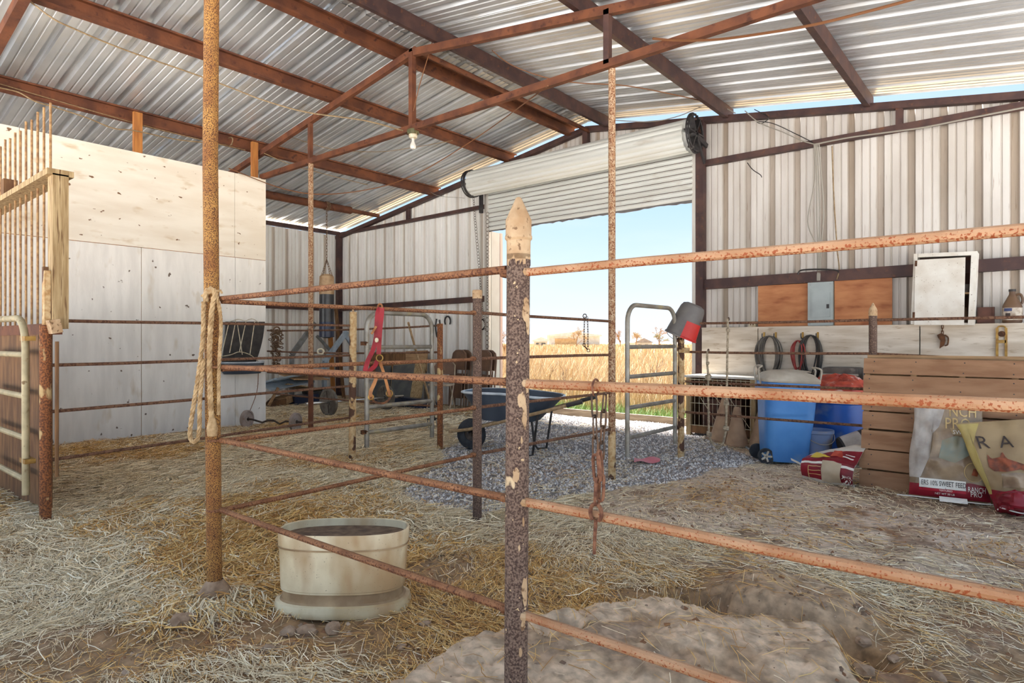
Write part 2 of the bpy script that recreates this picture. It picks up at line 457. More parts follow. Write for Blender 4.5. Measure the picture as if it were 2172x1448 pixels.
mat('house_tan', S(200,168,124), S(180,146,104), 2, .8)
mat('glass_dark', S(80,84,90), None, rough=.2)

# ------------------------------------------------------------------ terrain
GRAV = np.array([(-3.75,3.1),(-2.98,3.1),(-2.75,3.8),(-2.55,4.4),(-2.45,5.8),(-2.2,6.6),(-3.0,7.3),(-3.4,8.7),(-7.4,8.7),(-6.9,7.7),(-5.1,5.0),(-4.4,3.9)])
def inpoly(x, y, P):
    x = np.asarray(x, float); y = np.asarray(y, float); c = np.zeros(x.shape, bool); n = len(P); j = n-1
    for i in range(n):
        xi, yi = P[i]; xj, yj = P[j]
        t = ((yi > y) != (yj > y)) & (x < (xj-xi)*(y-yi)/((yj-yi)+1e-12)+xi)
        c ^= t; j = i
    return c
def ss(a, b, x):
    t = np.clip((x-a)/(b-a), 0, 1); return t*t*(3-2*t)
def seg_d(x, y, pts):
    d = np.full(np.shape(x), 1e9)
    for (ax, ay), (bx, by) in zip(pts[:-1], pts[1:]):
        t = np.clip(((x-ax)*(bx-ax)+(y-ay)*(by-ay))/((bx-ax)**2+(by-ay)**2), 0, 1)
        d = np.minimum(d, np.hypot(x-ax-t*(bx-ax), y-ay-t*(by-ay)))
    return d
TRENCH = [(-1.42,2.58),(-1.2,2.68),(-1.02,2.72),(-.80,2.75),(-.57,2.74),(-.44,2.66)]
MOUND = np.array([(-1.62,1.7),(-1.60,2.02),(-1.50,2.24),(-1.32,2.42),(-1.06,2.53),(-.86,2.66),(-.66,2.66),(-.5,2.5),(-.30,2.2),(-.25,1.6),(-1.0,1.0),(-1.6,1.2)])
def mound_mask(x, y):
    d = seg_d(x, y, [tuple(p) for p in MOUND] + [tuple(MOUND[0])])
    d = np.where(inpoly(x, y, MOUND), d, -d) + .20*(fbm(np.asarray(x)*5, np.asarray(y)*5, 4, 31)-.5)
    return ss(-.02, .06, d)
def gh(x, y):
    x = np.asarray(x, float); y = np.asarray(y, float)
    h = .05*(fbm(x*.9, y*.9, 3, 1)-.5) + .028*(fbm(x*4, y*4, 3, 5)-.5)
    near = ss(4.2, 2.6, y)*ss(-4.5, -2.2, x)
    h = h + near*(.075*(fbm(x*2.6+3, y*2.6, 4, 11)-.5) + .03*(fbm(x*11, y*11, 3, 15)-.5))
    m = mound_mask(x, y)
    h = h + m*.095 + m*.05*(fbm(x*3.5, y*3.5, 2, 25)-.5) + m*.012*(fbm(x*18, y*18, 3, 21)-.5)
    d = seg_d(x, y, TRENCH)
    dh = np.hypot(((x+1.22)*.77+(y-2.72)*.64)/.20, (-(x+1.22)*.64+(y-2.72)*.77)/.12)
    h = h - .10*ss(.075, .0, d) - .22*ss(1.1, .45, dh)
    h = h + .085*ss(.36, .14, np.hypot((x+.84)/1.15, y-3.0))
    h = h - .12*ss(1.2, .2, np.hypot((x+1.42)/.10, (y-1.98)/.12))
    h = h + .05*ss(.35, .05, np.hypot(x+2.83, y-1.26))
    fade = ss(8.6, 8.3, y)*ss(-12.2, -11.7, x)
    return h*fade
def gz(x, y): return float(gh(np.array([x]), np.array([y]))[0])
def gravel_mask(x, y):
    jx = .7*(fbm(np.asarray(x)*1.6, np.asarray(y)*1.6, 4, 41)-.5); jy = .7*(fbm(np.asarray(x)*1.6+9, np.asarray(y)*1.6, 4, 43)-.5)
    return inpoly(x+jx, y+jy, GRAV)
def axis(*segs):
    a = []
    for lo, hi, st in segs: a += list(np.arange(lo, hi-1e-6, st))
    return np.array(a + [segs[-1][1]])
ax_ = axis((-12.1,-9,.2),(-9,-3.4,.055),(-3.4,-1.9,.02),(-1.9,-.2,.011),(-.2,.3,.02),(.3,2.0,.1))
ay_ = axis((-3,.9,.1),(.9,1.4,.02),(1.4,3.2,.011),(3.2,3.6,.02),(3.6,8.55,.05))
GX, GY = np.meshgrid(ax_, ay_)
def worley_edge(x, y, seed):
    xi, yi = np.floor(x).astype(np.int64), np.floor(y).astype(np.int64); f1 = np.full(x.shape, 9.0); f2 = np.full(x.shape, 9.0)
    for dx in (-1, 0, 1):
        for dy in (-1, 0, 1):
            a, b = xi+dx, yi+dy
            n = (a*374761393 + b*668265263 + seed*974634777) & 0xffffffff
            n = ((n ^ (n >> 13))*1274126177) & 0xffffffff; n = n ^ (n >> 16)
            d = np.hypot(a+.1+.8*(n & 0xff)/255 - x, b+.1+.8*((n >> 8) & 0xff)/255 - y)
            f2 = np.where(d < f1, f1, np.minimum(f2, d)); f1 = np.minimum(f1, d)
    return f2-f1
def cracks(x, y):
    wx = x + .05*(fbm(x*12, y*12, 3, 131)-.5); wy = y + .05*(fbm(x*12+5, y*12, 3, 133)-.5)
    bare = np.maximum(mound_mask(x, y), ss(.55, .25, np.hypot((x+.86)/1.2, y-2.98)))
    e1 = ss(.10, .0, worley_edge(wx*7, wy*7, 3))*.010; e2 = ss(.16, .0, worley_edge(wx*17, wy*17, 5))*.005
    return -(e1+e2)*bare*(.4+.9*fbm(x*3, y*3, 2, 141)) + bare*.010*(fbm(x*25, y*25, 3, 151)-.5)
GZ = gh(GX, GY) + cracks(GX, GY)
nx, ny = len(ax_), len(ay_)
V = np.stack([GX.ravel(), GY.ravel(), GZ.ravel()], 1)
idx = np.arange(nx*ny).reshape(ny, nx)
Fq = np.stack([idx[:-1,:-1].ravel(), idx[:-1,1:].ravel(), idx[1:,1:].ravel(), idx[1:,:-1].ravel()], 1)
def np_mesh(name, V, Fc, m, cols=None, smooth=True):
    me = bpy.data.meshes.new(name); k = Fc.shape[1]
    me.vertices.add(len(V)); me.vertices.foreach_set('co', V.astype(np.float32).ravel())
    me.loops.add(Fc.size); me.loops.foreach_set('vertex_index', Fc.astype(np.int32).ravel())
    me.polygons.add(len(Fc)); me.polygons.foreach_set('loop_start', np.arange(0, Fc.size, k, dtype=np.int32))
    me.polygons.foreach_set('use_smooth', np.full(len(Fc), smooth))
    if cols is not None:
        ca = me.color_attributes.new('Col', 'FLOAT_COLOR', 'POINT')
        ca.data.foreach_set('color', np.concatenate([cols, np.ones((len(cols), 1))], 1).astype(np.float32).ravel())
    me.materials.append(MATS[m]); me.update(); me.validate()
    o = bpy.data.objects.new(name, me); col.objects.link(o); return o
def lerp(a, b, t): return a*(1-t[:, None]) + b*t[:, None]
x_, y_ = V[:,0], V[:,1]
cd = np.array(S(146,124,106)); cp = np.array(S(196,180,164)); chh = np.array(S(140,114,80)); cgv = np.array(S(128,122,120)); cbr = np.array(S(140,106,78))
n1 = fbm(x_*1.7, y_*1.7, 4, 51); n2 = fbm(x_*5, y_*5, 4, 61)
C = lerp(np.tile(cd, (len(V), 1)), np.tile(cbr, (len(V), 1)), ss(.45, .65, n1))
right = ss(-3.2, -2.4, x_)*ss(3.0, 3.8, y_)
C = lerp(C, np.tile(cp, (len(V), 1)), right*ss(.28, .5, n2)*.9)
C = lerp(C, np.tile(cbr*.8, (len(V), 1)), right*ss(5.1, 5.5, y_)*ss(-1.6, -1.1, x_)*ss(6.3, 6.0, y_)*.8)
hay = ss(-2.6, -3.3, x_)
C = lerp(C, np.tile(chh, (len(V), 1)), np.maximum(hay, ss(3.6, 3.0, y_)*.7)*ss(.2, .45, n2)*.9)
m_ = mound_mask(x_, y_)
C = lerp(C, np.tile(np.array(S(196,174,150)), (len(V), 1)), m_*(.3+.7*ss(.35, .6, n2)))
bank = ss(.45, .2, np.hypot((x_+.86)/1.1, y_-2.98))
C = lerp(C, np.tile(np.array(S(168,146,122)), (len(V), 1)), bank*.8)
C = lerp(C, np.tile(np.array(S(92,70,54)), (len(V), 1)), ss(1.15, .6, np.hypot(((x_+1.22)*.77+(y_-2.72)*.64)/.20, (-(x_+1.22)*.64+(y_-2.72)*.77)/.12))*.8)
gm = gravel_mask(x_, y_).astype(float)
C = lerp(C, np.tile(cgv, (len(V), 1)), gm)
floor = np_mesh('floor', V, Fq, 'floor', C)
tag(floor, 'uneven dirt barn floor with mounds, a washed-out hole and gravel by the doorway', 'floor', kind='structure')
o = MB().add([(-260,8.5,-.06),(260,8.5,-.06),(260,700,-.06),(-700,700,-.06),(-700,8.5,-.06)], [(0,1,2,3,4)]).build('ground_field', 'field')
tag(o, 'golden dry grass field stretching to the horizon outside the doorway', 'field', kind='structure')
o = MB().add([(-200,-200,-.06),(200,-200,-.06),(200,8.5,-.06),(-200,8.5,-.06)], [(0,1,2,3)]).build('ground_yard', 'yard')  # unseen ground, toned pale so sunlight bounces up into the barn
tag(o, 'unseen yard around the barn, toned pale to bounce sunlight inside', 'yard', kind='structure')

# ------------------------------------------------------------------ roof
XR, ZR, SL = -5.4, 4.67, .151
def rz(x): return ZR - SL*abs(x-XR)
YB, YG = ROOF_Y0, 8.40
PITCH = [(0,0),(.018,.046),(.072,.046),(.090,0),(.142,0),(.149,.010),(.160,.010),(.167,0),(.228,0),(.235,.010),(.246,.010),(.253,0)]
def profile(w):
    P = []; k = 0
    while True:
        done = False
        for a, h in PITCH:
            if k*.305 + a > w - 1e-6: done = True; break
            P.append((k*.305+a, h))
        if done: break
        k += 1
    P.append((w, 0)); return P
ceiling = thing('ceiling', 'corrugated galvanised gable roof seen from below', 'roof', (XR, 4, ZR), kind='structure')
npan = int(round((YG-YB)/.915))
for k in range(npan):
    y1 = YG - k*.915; prof = profile(.93)
    for sgn in (-1, 1):
        xe = -12.15 if sgn < 0 else 1.35
        mb = MB(); vs_ = []; dz = random.uniform(-.003, .003) + .004*(k % 2)
        for a, h in prof:
            for xx in (XR + sgn*.06, (XR+xe)/2, xe):
                vs_.append((xx, y1-a, rz(xx)+h+dz))
        n = len(prof)
        mb.add(vs_, [(i*3+j, i*3+j+1, i*3+j+4, i*3+j+3) for i in range(n-1) for j in range(2)])
        mb.build('roof_panel', 'galv', ceiling, smooth=20)
    mb = MB(); vs_ = []
    for a, h in profile(.93):
        for q in (-.24, -.07, 0, .07, .24):
            vs_.append((XR+q, y1-a, rz(XR+q) + h + .01 + (0 if abs(q) < .1 else 0) - (.02 if q == 0 else 0)))
    n = len(vs_)//5
    mb.add(vs_, [(i*5+j, i*5+j+1, i*5+j+6, i*5+j+5) for i in range(n-1) for j in range(4)])
    mb.build('ridge_cap', 'galv', ceiling, smooth=20)

def cchan(x, y0, y1, zt, face, d=.165, w=.065, t=.005):
    poly = [(0,0),(w,0),(w,-.02),(w-t,-.02),(w-t,-t),(t,-t),(t,-d+t),(w-t,-d+t),(w-t,-d+.02),(w,-d+.02),(w,-d),(0,-d)]
    return MB().prism(poly, (x, y0, zt), (face,0,-SL*face*(1 if x > XR else -1)), (0,0,1), (0,1,0), y1-y0)
for x, face, lab in ((-8.87, 1, 'rusty steel purlin under the left roof slope, second from the left wall'),
                     (-6.98, 1, 'long rusty steel purlin under the middle of the left roof slope'),
                     (-5.72, 1, 'rusty steel purlin just left of the roof ridge'),
                     (-4.98, -1, 'rusty steel purlin just right of the roof ridge'),
                     (-3.14, -1, 'rusty steel purlin under the middle of the right roof slope'),
                     (-1.48, -1, 'dark brown steel purlin under the right roof slope nearest the right edge')):
    tag(cchan(x, YB, 8.42, rz(x)-.004, face).build('purlin', 'steel_red' if x < -5 else 'steel_dark', smooth=20), lab, 'beam', 'roof purlins')
p0, p1 = onX(470, 398, -10.55), onX(868, 467, -10.55)
zz = (p0.z+p1.z)/2
tag(MB().tube([(-10.55, YB, zz), (-10.55, 7.6, zz)], .072, 14).tube([(-10.55, 7.6, zz), (-10.55, 8.3, zz)], .04, 10).build('eave_pipe', 'steel_red'),
    'thick rusty pipe beam near the left eave with the punching bag hanging from it', 'beam')
tag(MB().tube([(XR+.05, 4.7, ZR-.2), (XR+.05, 8.28, ZR-.2)], .03, 10).build('ridge_pipe', 'steel_red'), 'thin rusty pipe running along under the roof ridge', 'pipe')

YT = 4.72
truss = thing('roof_truss', 'rusty steel roof truss with king post crossing the middle of the barn', 'truss', (XR, YT, 3.6))
zc = 3.6
def rafz(x): return rz(x) - .215
MB().beam((-12.0, YT, rafz(-12)), (XR+.03, YT, rafz(XR+.03)), .055, .08).build('rafter', 'steel_red', truss)
MB().beam((XR-.03, YT, rafz(XR-.03)), (1.1, YT, rafz(1.1)), .055, .08).build('rafter', 'steel_red', truss)
MB().beam((-8.72, YT+.0, zc), (1.1, YT, zc), .055, .07).build('bottom_chord', 'steel_red', truss)
MB().beam((XR, YT, zc), (XR, YT, ZR-.22), .06, .06, up=(0,1,0)).build('king_post', 'steel_red', truss)
MB().beam((-7.44, YT, zc), (-7.44, YT, rafz(-7.44)), .05, .05, up=(0,1,0)).build('web_post', 'steel_red', truss)
MB().beam((-2.86, YT, zc), (-2.86, YT, rafz(-2.86)), .055, .055, up=(0,1,0)).build('web_post', 'steel_dark', truss)
MB().box((XR+.02, YT-.02, zc-.05), (.22, .09, .012)).build('mount_plate', 'steel_red', truss)
near_tr = thing('rafter', 'rusty rafter of the nearer roof truss cut off at the upper left corner', 'beam', (XR, 1.5, rafz(XR)))
MB().beam((-12.0, 1.5, rafz(-12)), (XR, 1.5, rafz(XR)), .08, .1).build('rafter_arm', 'steel_red', near_tr)
MB().beam((XR, 1.5, rafz(XR)), (1.1, 1.5, rafz(1.1)), .08, .1).build('rafter_arm', 'steel_red', near_tr)

# ------------------------------------------------------------------ gable wall with the roll-up door
YW = 8.35
DL, DR, DT = -7.42, -3.58, 3.25
wall_back = thing('wall_back', 'white ribbed metal gable wall with the roll-up door', 'wall', (XR, YW, 0), kind='structure')
def sheets(a0, a1, zb, topf, place, parent, m, pw=.915):
    a = a0
    while a < a1 - .05:
        w = min(pw, a1-a); P = profile(w); vs_ = []
        for q, h in P:
            vs_.append(place(a+q, h, zb)); vs_.append(place(a+q, h, topf(a+q)))
        mb = MB().add(vs_, [(2*i, 2*i+2, 2*i+3, 2*i+1) for i in range(len(P)-1)])
        so = mb.build('wall_sheet', m, parent, smooth=20)
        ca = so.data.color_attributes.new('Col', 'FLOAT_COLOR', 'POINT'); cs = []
        k_ = random.uniform(.35, 1)                  # brown rib tint: dust plus groove shade put into the colour, uneven
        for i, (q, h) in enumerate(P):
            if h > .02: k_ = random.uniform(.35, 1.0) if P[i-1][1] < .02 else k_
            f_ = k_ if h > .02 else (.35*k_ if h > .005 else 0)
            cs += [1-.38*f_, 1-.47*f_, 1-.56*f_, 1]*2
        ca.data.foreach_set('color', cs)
        a += w
pg = lambda a, h, z: (a, YW+h, z)
topg = lambda x: rz(x) - .14
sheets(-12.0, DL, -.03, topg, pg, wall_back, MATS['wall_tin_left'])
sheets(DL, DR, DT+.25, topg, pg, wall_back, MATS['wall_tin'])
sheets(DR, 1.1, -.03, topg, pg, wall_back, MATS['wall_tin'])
G = lambda p0, p1, w, h, n='girt': MB().beam(p0, p1, w, h).build(n, 'steel_dark', wall_back)
G((-11.95, 8.29, 3.58), (DL, 8.29, 3.6), .08, .06)
G((DR+.08, 8.29, 3.63), (1.1, 8.29, 3.6), .08, .075)
G((-11.95, 8.28, 1.92), (DL+.0, 8.28, 1.96), .1, .1)
G((DR+.08, 8.28, 1.975), (1.1, 8.28, 2.01), .1, .13)
G((-12.0, 8.28, rz(-12)-.165), (XR, 8.28, rz(XR)-.165), .09, .075, 'rake_channel')
G((XR, 8.28, rz(XR)-.165), (1.15, 8.28, rz(1.15)-.165), .09, .08, 'rake_channel')
MB().beam((-11.9, 8.27, -.03), (-11.9, 8.27, 3.6), .1, .1, up=(0,1,0)).build('corner_post', 'steel_dark', wall_back)
MB().beam((DR+.06, 8.24, -.03), (DR+.06, 8.24, rz(DR)-.2), .1, .12, up=(0,1,0)).build('door_column', 'steel_dark', wall_back)
MB().beam((DL-.04, 8.27, -.03), (DL-.04, 8.27, rz(DL)-.2), .07, .1, up=(0,1,0)).build('door_column', 'trim_white', wall_back)
for px_, zb in ((1908, 3.61), (866, 3.6)):
    x = onY(px_, 240, 8.28).x
    MB().beam((x, 8.28, zb), (x, 8.28, rz(x)-.17), .07, .07, up=(0,1,0)).build('strut', 'steel_dark', wall_back)
x = onY(1243, 275, 8.28).x
MB().beam((x, 8.28, 4.2), (x, 8.28, rz(x)-.17), .09, .08, up=(0,1,0)).build('strut', 'steel_dark', wall_back)
# plywood wainscot right of the door
YS = 8.12
for a, b in ((DR+.12, -2.72), (-2.715, -.985), (-.98, 1.1)):
    MB().box(((a+b)/2, YS+.008, .69), (b-a-.006, .014, 1.38)).build('wainscot_sheet', 'wains', wall_back)
MB().box(((DR+.12+1.1)/2, (YS+8.34)/2, 1.376), (1.1-DR-.12, 8.34-YS, .02)).build('wainscot_ledge', 'wains', wall_back)

wall_left = thing('wall_left', 'white ribbed metal side wall behind the plywood stall', 'wall', (-12, 4, 0), kind='structure')
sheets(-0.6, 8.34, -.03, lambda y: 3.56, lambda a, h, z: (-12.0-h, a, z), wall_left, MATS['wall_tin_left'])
MB().beam((-11.95, -.6, 3.6), (-11.95, 8.3, 3.6), .08, .08).build('girt', 'steel_dark', wall_left)
MB().beam((-11.95, -.6, 1.92), (-11.95, 8.3, 1.92), .08, .1).build('girt', 'steel_dark', wall_left)

# plywood stall wall
XS = -8.67
wall_stall = thing('wall_stall', 'tall white-painted plywood stall wall at the left', 'wall', (XS, 2.5, 0), kind='structure')
def sheet(y0, y1, z0, z1, m, dx=0):
    MB().box((XS-.007+dx, (y0+y1)/2, (z0+z1)/2), (.014, y1-y0-.007, z1-z0-.007)).build('plywood_sheet', m, wall_stall)
for y0, y1 in ((-.6,1.86),(1.86,4.30),(4.30,4.77)): sheet(y0, y1, 2.385, 3.575, 'ply_warm_lit', random.uniform(-.004,.004))
for y0, y1 in ((-.6,.66),(.66,1.88),(1.88,3.10),(3.10,4.31),(4.31,4.77)): sheet(y0, y1, -.02, 2.385, 'ply_cool_lit', random.uniform(-.006,.004))
MB().box((XS-.06, 4.745, 1.78), (.09, .045, 3.57)).build('stud', 'wood_post', wall_stall)
MB().box((XS-.06, 3.1, 1.78), (.09, .045, 3.57)).build('stud', 'wood_post', wall_stall)
MB().box((XS-.06, 1.88, 1.78), (.09, .045, 3.57)).build('stud', 'wood_post', wall_stall)
MB().box((XS-.06, 2.1, 2.38), (.09, 5.3, .045)).build('stud', 'wood_post', wall_stall)
for py_, wd in ((292, .10), (540, .09)):
    q = onX(py_, 340 if py_ > 400 else 300, XS-.05)
    MB().box((XS-.055, q.y, 3.78), (.05, wd, .62)).build('wall_post', 'wood_post', wall_stall)

# roll-up door
door = thing('door_1', 'roll-up steel door half wound on its drum over the doorway', 'door', ((DL+DR)/2, 8.1, 3.1), kind='structure')
nsl = 10
for k in range(nsl):
    z0 = 3.135 + k*.078; z1 = z0 + .070
    vs_ = []
    for i in range(7):
        t = i/6; b = math.sin(math.pi*t)*.028
        for xx in (DL+.05, DR-.03): vs_.append((xx, 8.2-b, z0+(z1-z0)*t))
    mb = MB().add(vs_, [(2*i, 2*i+1, 2*i+3, 2*i+2) for i in range(6)])
    mb.build('slat', 'slat_white', door, smooth=60)
    MB().beam((DL+.05, 8.206, z0), (DR-.03, 8.206, z0), .012, .016).build('slat_joint', 'steel_dark', door)
poly = [(0,.05)]; nn = 60
for i in range(nn+1): poly.append(((DR-DL-.08)*i/nn, -random.uniform(.0,.022)))
poly.append((DR-DL-.08, .05))
MB().prism(poly, (DL+.05, 8.196, 3.12), (1,0,0), (0,0,1), (0,1,0), .012).build('bottom_seal', 'bucket_grey', door)
DY, DZ, DRr = 7.93, 3.93, .215
pr = []; NR = 15
for i in range(NR*8):
    t = 2*math.pi*i/(NR*8); f = (i % 8)/8; pr.append((t, DRr - .016 + .018*math.sin(math.pi*f)))
mb = MB(); vs_ = []
for xx in (DL-.06, DR+.02):
    for t, r in pr: vs_.append((xx, DY+r*math.cos(t), DZ+r*math.sin(t)))
n = len(pr)
mb.add(vs_, [(i, (i+1) % n, n+(i+1) % n, n+i) for i in range(n)] + [tuple(reversed(range(n))), tuple(range(n, 2*n))]).build('drum', 'slat_white', door, smooth=30)
R90 = Matrix.Rotation(math.pi/2, 3, 'Y')
mb = MB()
for dx in (0, .03, .07): mb.torus((DL-.07-dx, DY, DZ), DRr+.012, .012, (1,0,0), 28, 6)
mb.build('drum_hoops', 'black_steel', door)
mb = MB().beam((DL-.06, 8.12, 3.45), (DL-.06, 8.12, 3.95), .05, .06, up=(0,1,0)).beam((DL-.06, 8.12, 3.93), (DL-.06, DY, 3.93), .05, .05)
mb.build('bracket', 'black_steel', door)
wx = DR+.10
mb = MB().torus((wx, DY, DZ+.02), .255, .012, (1,0,0), 36, 6).torus((wx+.02, DY, DZ+.02), .235, .012, (1,0,0), 36, 6)
for k in range(24):
    t = 2*math.pi*k/24; mb.box((wx+.008, DY+.245*math.cos(t), DZ+.02+.245*math.sin(t)), (.035, .02, .02), Matrix.Rotation(t, 3, 'X'))
mb.lathe([(.03,-.03),(.07,-.02),(.07,.02),(.03,.03)], (wx, DY, DZ+.02), R90, 16)
for k in range(6):
    t = 2*math.pi*k/6; d = Vector((0, math.cos(t), math.sin(t))); c0 = Vector((wx, DY, DZ+.02))
    mb.beam(c0+d*.05, c0+d*.24, .02, .075, up=(1,0,0))
mb.build('chain_wheel', 'black_steel', door)
MB().beam((wx, DY, DZ+.02), (wx+.06, 8.2, DZ-.1), .03, .06).beam((wx+.03, DY+.03, DZ-.05), (wx+.03, 8.2, DZ-.32), .02, .05).build('bracket', 'black_steel', door)
MB().beam((DL+.03, 8.22, 0), (DL+.03, 8.22, 3.8), .05, .07, up=(0,1,0)).build('guide_track', 'trim_white', door)
MB().beam((DR-.02, 8.22, 0), (DR-.02, 8.22, 3.8), .05, .07, up=(0,1,0)).build('guide_track', 'trim_white', door)
for pts in (((1003,400),(1008,470),(1016,560),(1022,640),(1030,700)), ((1034,450),(1034,560),(1034,640),(1033,760),(1032,800))):
    mb = MB(); C = curve([onY(p[0], p[1], 8.15) for p in pts], 14)
    for i in range(len(C)-1):
        m_ = (C[i]+C[i+1])/2; L_ = (C[i+1]-C[i]).length
        mb.torus(m_, L_*.55, .004, (1,0,0) if i % 2 else (0,1,0), 8, 4)
    mb.build('pull_chain', 'chain_dark', door)
o = MB().box((DL+.035, 8.37, 1.55), (.05, .22, 3.16)).build('trim_1', 'house_white'); tag(o, 'white vertical trim on the left door jamb', 'trim', kind='structure')
mat('pink_trim', S(206,176,166), None, rough=.6)
o = MB().box((DL+.045, 8.515, 1.55), (.05, .06, 3.16)).build('trim_2', 'pink_trim'); tag(o, 'pinkish outer edge strip of the left door jamb', 'trim', kind='structure')
o = MB().box((DR-.05, 8.42, 1.55), (.035, .1, 3.12)).build('trim_3', 'house_white'); tag(o, 'pale vertical trim on the right door jamb', 'trim', kind='structure')
o = MB().box(((DL+DR)/2-.02, 8.47, .02), (DR-DL-.2, .045, .17)).build('threshold_board', 'sill_wood')
tag(o, 'weathered wooden board edging the gravel across the doorway', 'board')

# ------------------------------------------------------------------ support poles, pipe fences, gates
RZ = (1.393, 1.085, .755, .44)                       # rail heights
def weld(mb, p, r=.02):
    return mb.lathe([(0,-r*.7),(r*.8,-r*.5),(r,0),(r*.8,r*.5),(0,r*.7)], p, None, 8)
def rail(parent, p0, p1, r=.0125, m='rail_rust', sag=0.0, n=10):
    p0, p1 = Vector(p0), Vector(p1); pts = []
    ns = max(2, int((p1-p0).length/.35))
    for i in range(ns+1):
        t = i/ns; p = p0.lerp(p1, t); p.z -= sag*4*t*(1-t) - random.uniform(-.0018,.0018); pts.append(p)
    return MB().tube(pts, r, n).build('rail', m, parent)
def post_mb(x, y, z0, z1, r=.032, lean=(0, 0), n=18):
    return MB().tube([(x+lean[0]*k/6, y+lean[1]*k/6, z0+(z1-z0)*k/6) for k in range(7)], r, n)

PLX, PLY = -2.855, 1.325                              # tall speckled pole at the left
t = thing('support_pole', 'tall gold-speckled rusty pole at the left with a rope hung on it', 'pole', (PLX, PLY, gz(PLX, PLY)))
pole_left = t
post_mb(PLX, PLY, -.1, 2.02, .0325, (-.016,-.014)).build('lower_pipe', 'pole_gold', t)
post_mb(PLX-.016, PLY-.014, 2.0, rafz(PLX)+.02, .032, (-.03,.03)).build('upper_pipe', 'pole_gold', t)
for z in RZ: MB().torus((PLX, PLY, z), .032, .007, (0,0,1), 14, 5).build('weld_ring', 'rail_rust', t)
MB().lathe([(.10,-.06),(.085,.0),(.05,.05),(.034,.075)], (PLX, PLY, gz(PLX,PLY)), None, 14).build('footing', 'clod', t)

t = thing('support_pole', 'thin brown pole standing in the middle of the doorway view', 'pole', (-2.84, 4.76, gz(-2.84,4.76)))
post_mb(-2.84, 4.76, -.1, .42, .033, (0,0)).build('lower_pipe', 'post_chip', t)
post_mb(-2.84, 4.76, .42, zc-.03, .031, (-.0,0)).build('upper_pipe', 'pole_pale', t)
t = thing('support_pole', 'slim whitish rusty pole in front of the hanging punching bag', 'pole', (-7.43, YT, gz(-7.43,YT)))
post_mb(-7.43, YT, -.1, .9, .034).build('lower_pipe', 'steel_red', t)
post_mb(-7.43, YT, .88, zc-.03, .033).build('upper_pipe', 'pole_pale', t)

# fence nearest the camera, along X
YF = 1.365
PCX = -1.128
t = thing('pipe_fence', 'foreground rusty pipe fence with a thick peeling post and pointed cap', 'fence', (PCX, YF, gz(PCX, YF)))
post_mb(PCX, YF, -.15, 1.52, .033, (.013,0), 24).build('post', 'post_peel', t)
c0 = Vector((PCX+.013, YF, 1.493))
mb = MB().lathe([(.0335,-.055),(.034,-.012),(.0385,-.006),(.0385,.0),(.0365,.004),(.0365,.046),(.0345,.050),(.008,.108),(.004,.111),(0,.1115)], c0, None, 24)
mb.build('post_cap', 'cap_cream', t)
mb = MB().lathe([(.0337,-.015),(.0337,.03)], c0-Vector((0,0,.05)), None, 24)
for k in range(24):
    a0, a1 = 2*math.pi*k/24, 2*math.pi*(k+1)/24; d0, d1 = random.uniform(.0,.035), random.uniform(0,.035)
    mb.add([c0+Vector((.0337*math.cos(a), .0337*math.sin(a), -.05+h)) for a, h in ((a0,0),(a1,0),(a1,-d1),(a0,-d0))], [(0,1,2,3)])
mb.build('peeling_paint', 'cap_cream', t)
def flake(z, ang, w, h, seed):
    rd = random.Random(seed); n = 14; ring = []
    for k in range(n):
        a = 2*math.pi*k/n; q = rd.uniform(.55, 1.1); ring.append((ang + w/.033*.5*math.cos(a)*q, z + h*.5*math.sin(a)*rd.uniform(.7, 1.1)))
    xo = PCX + .013*(z+.15)/1.67
    P = [Vector((xo + .0345*math.cos(a), YF + .0345*math.sin(a), zz_)) for a, zz_ in [(ang, z)] + ring]
    MB().add(P, [(0, 1+k, 1+(k+1) % n) for k in range(n)]).build('paint_flake', 'cap_cream', t)
va = math.atan2(-CT, ST)                             # bearing of the side that faces the pen gate
for k, (py_, da, w, h) in enumerate(((655,.75,.030,.075), (690,.95,.022,.06), (768,-.1,.006,.01), (850,.35,.026,.05), (878,.62,.020,.09), (820,.9,.02,.05), (935,.35,.007,.022), (1010,-.1,.024,.05), (1110,.55,.01,.03), (1165,.2,.008,.02), (1260,.75,.022,.09), (1330,.6,.015,.05), (1390,.35,.014,.03))):
    flake(onY(1100, py_, YF-.033).z, va+da, w, h, k)
for k, z in enumerate(RZ):
    rail(t, (PLX+.03, PLY+.012, z+.0), (PCX-.03, YF, z+(.012 if k == 0 else 0)), .0118, 'rail_rust')
    rail(t, (PCX+.03, YF, z), (.75, YF+(.10,.03,.06,.06)[k], z+(.006,.012,.0,.0)[k]), (.0115,.013,.013,.0125)[k], 'rail_pale')
for z in RZ:
    for s_ in (-1, 1): weld(MB(), (PCX+s_*.034, YF, z), .019).build('weld_bead', 'cap_cream' if s_ > 0 else 'rail_rust', t)

# fence along Y from the tall pole
XF = -2.85
t = thing('pipe_fence', 'rusty pipe fence running back from the tall pole past a dark flat-topped post', 'fence', (XF, 3.1, gz(XF,3.1)))
post_mb(XF-.06, 3.12, -.1, 1.53, .031, (.0,0)).build('post', 'post_dark', t)
MB().lathe([(.033,0),(.034,.05),(.03,.058),(0,.06)], (XF-.06, 3.12, 1.49), None, 18).build('post_cap', 'cap_cream', t)
for k, z in enumerate(RZ):
    rail(t, (PLX, PLY+.03, z-.01), (XF-.06, 3.09, z-.005), .0115, 'rail_rust')
    rail(t, (XF-.06, 3.15, z), (-2.84, 4.74, z-(.02,0,0,0)[k]), .0115, 'rail_back')
for z in RZ: weld(MB(), (XF-.06, 3.08, z), .024).build('weld_bead', 'rail_rust', t)

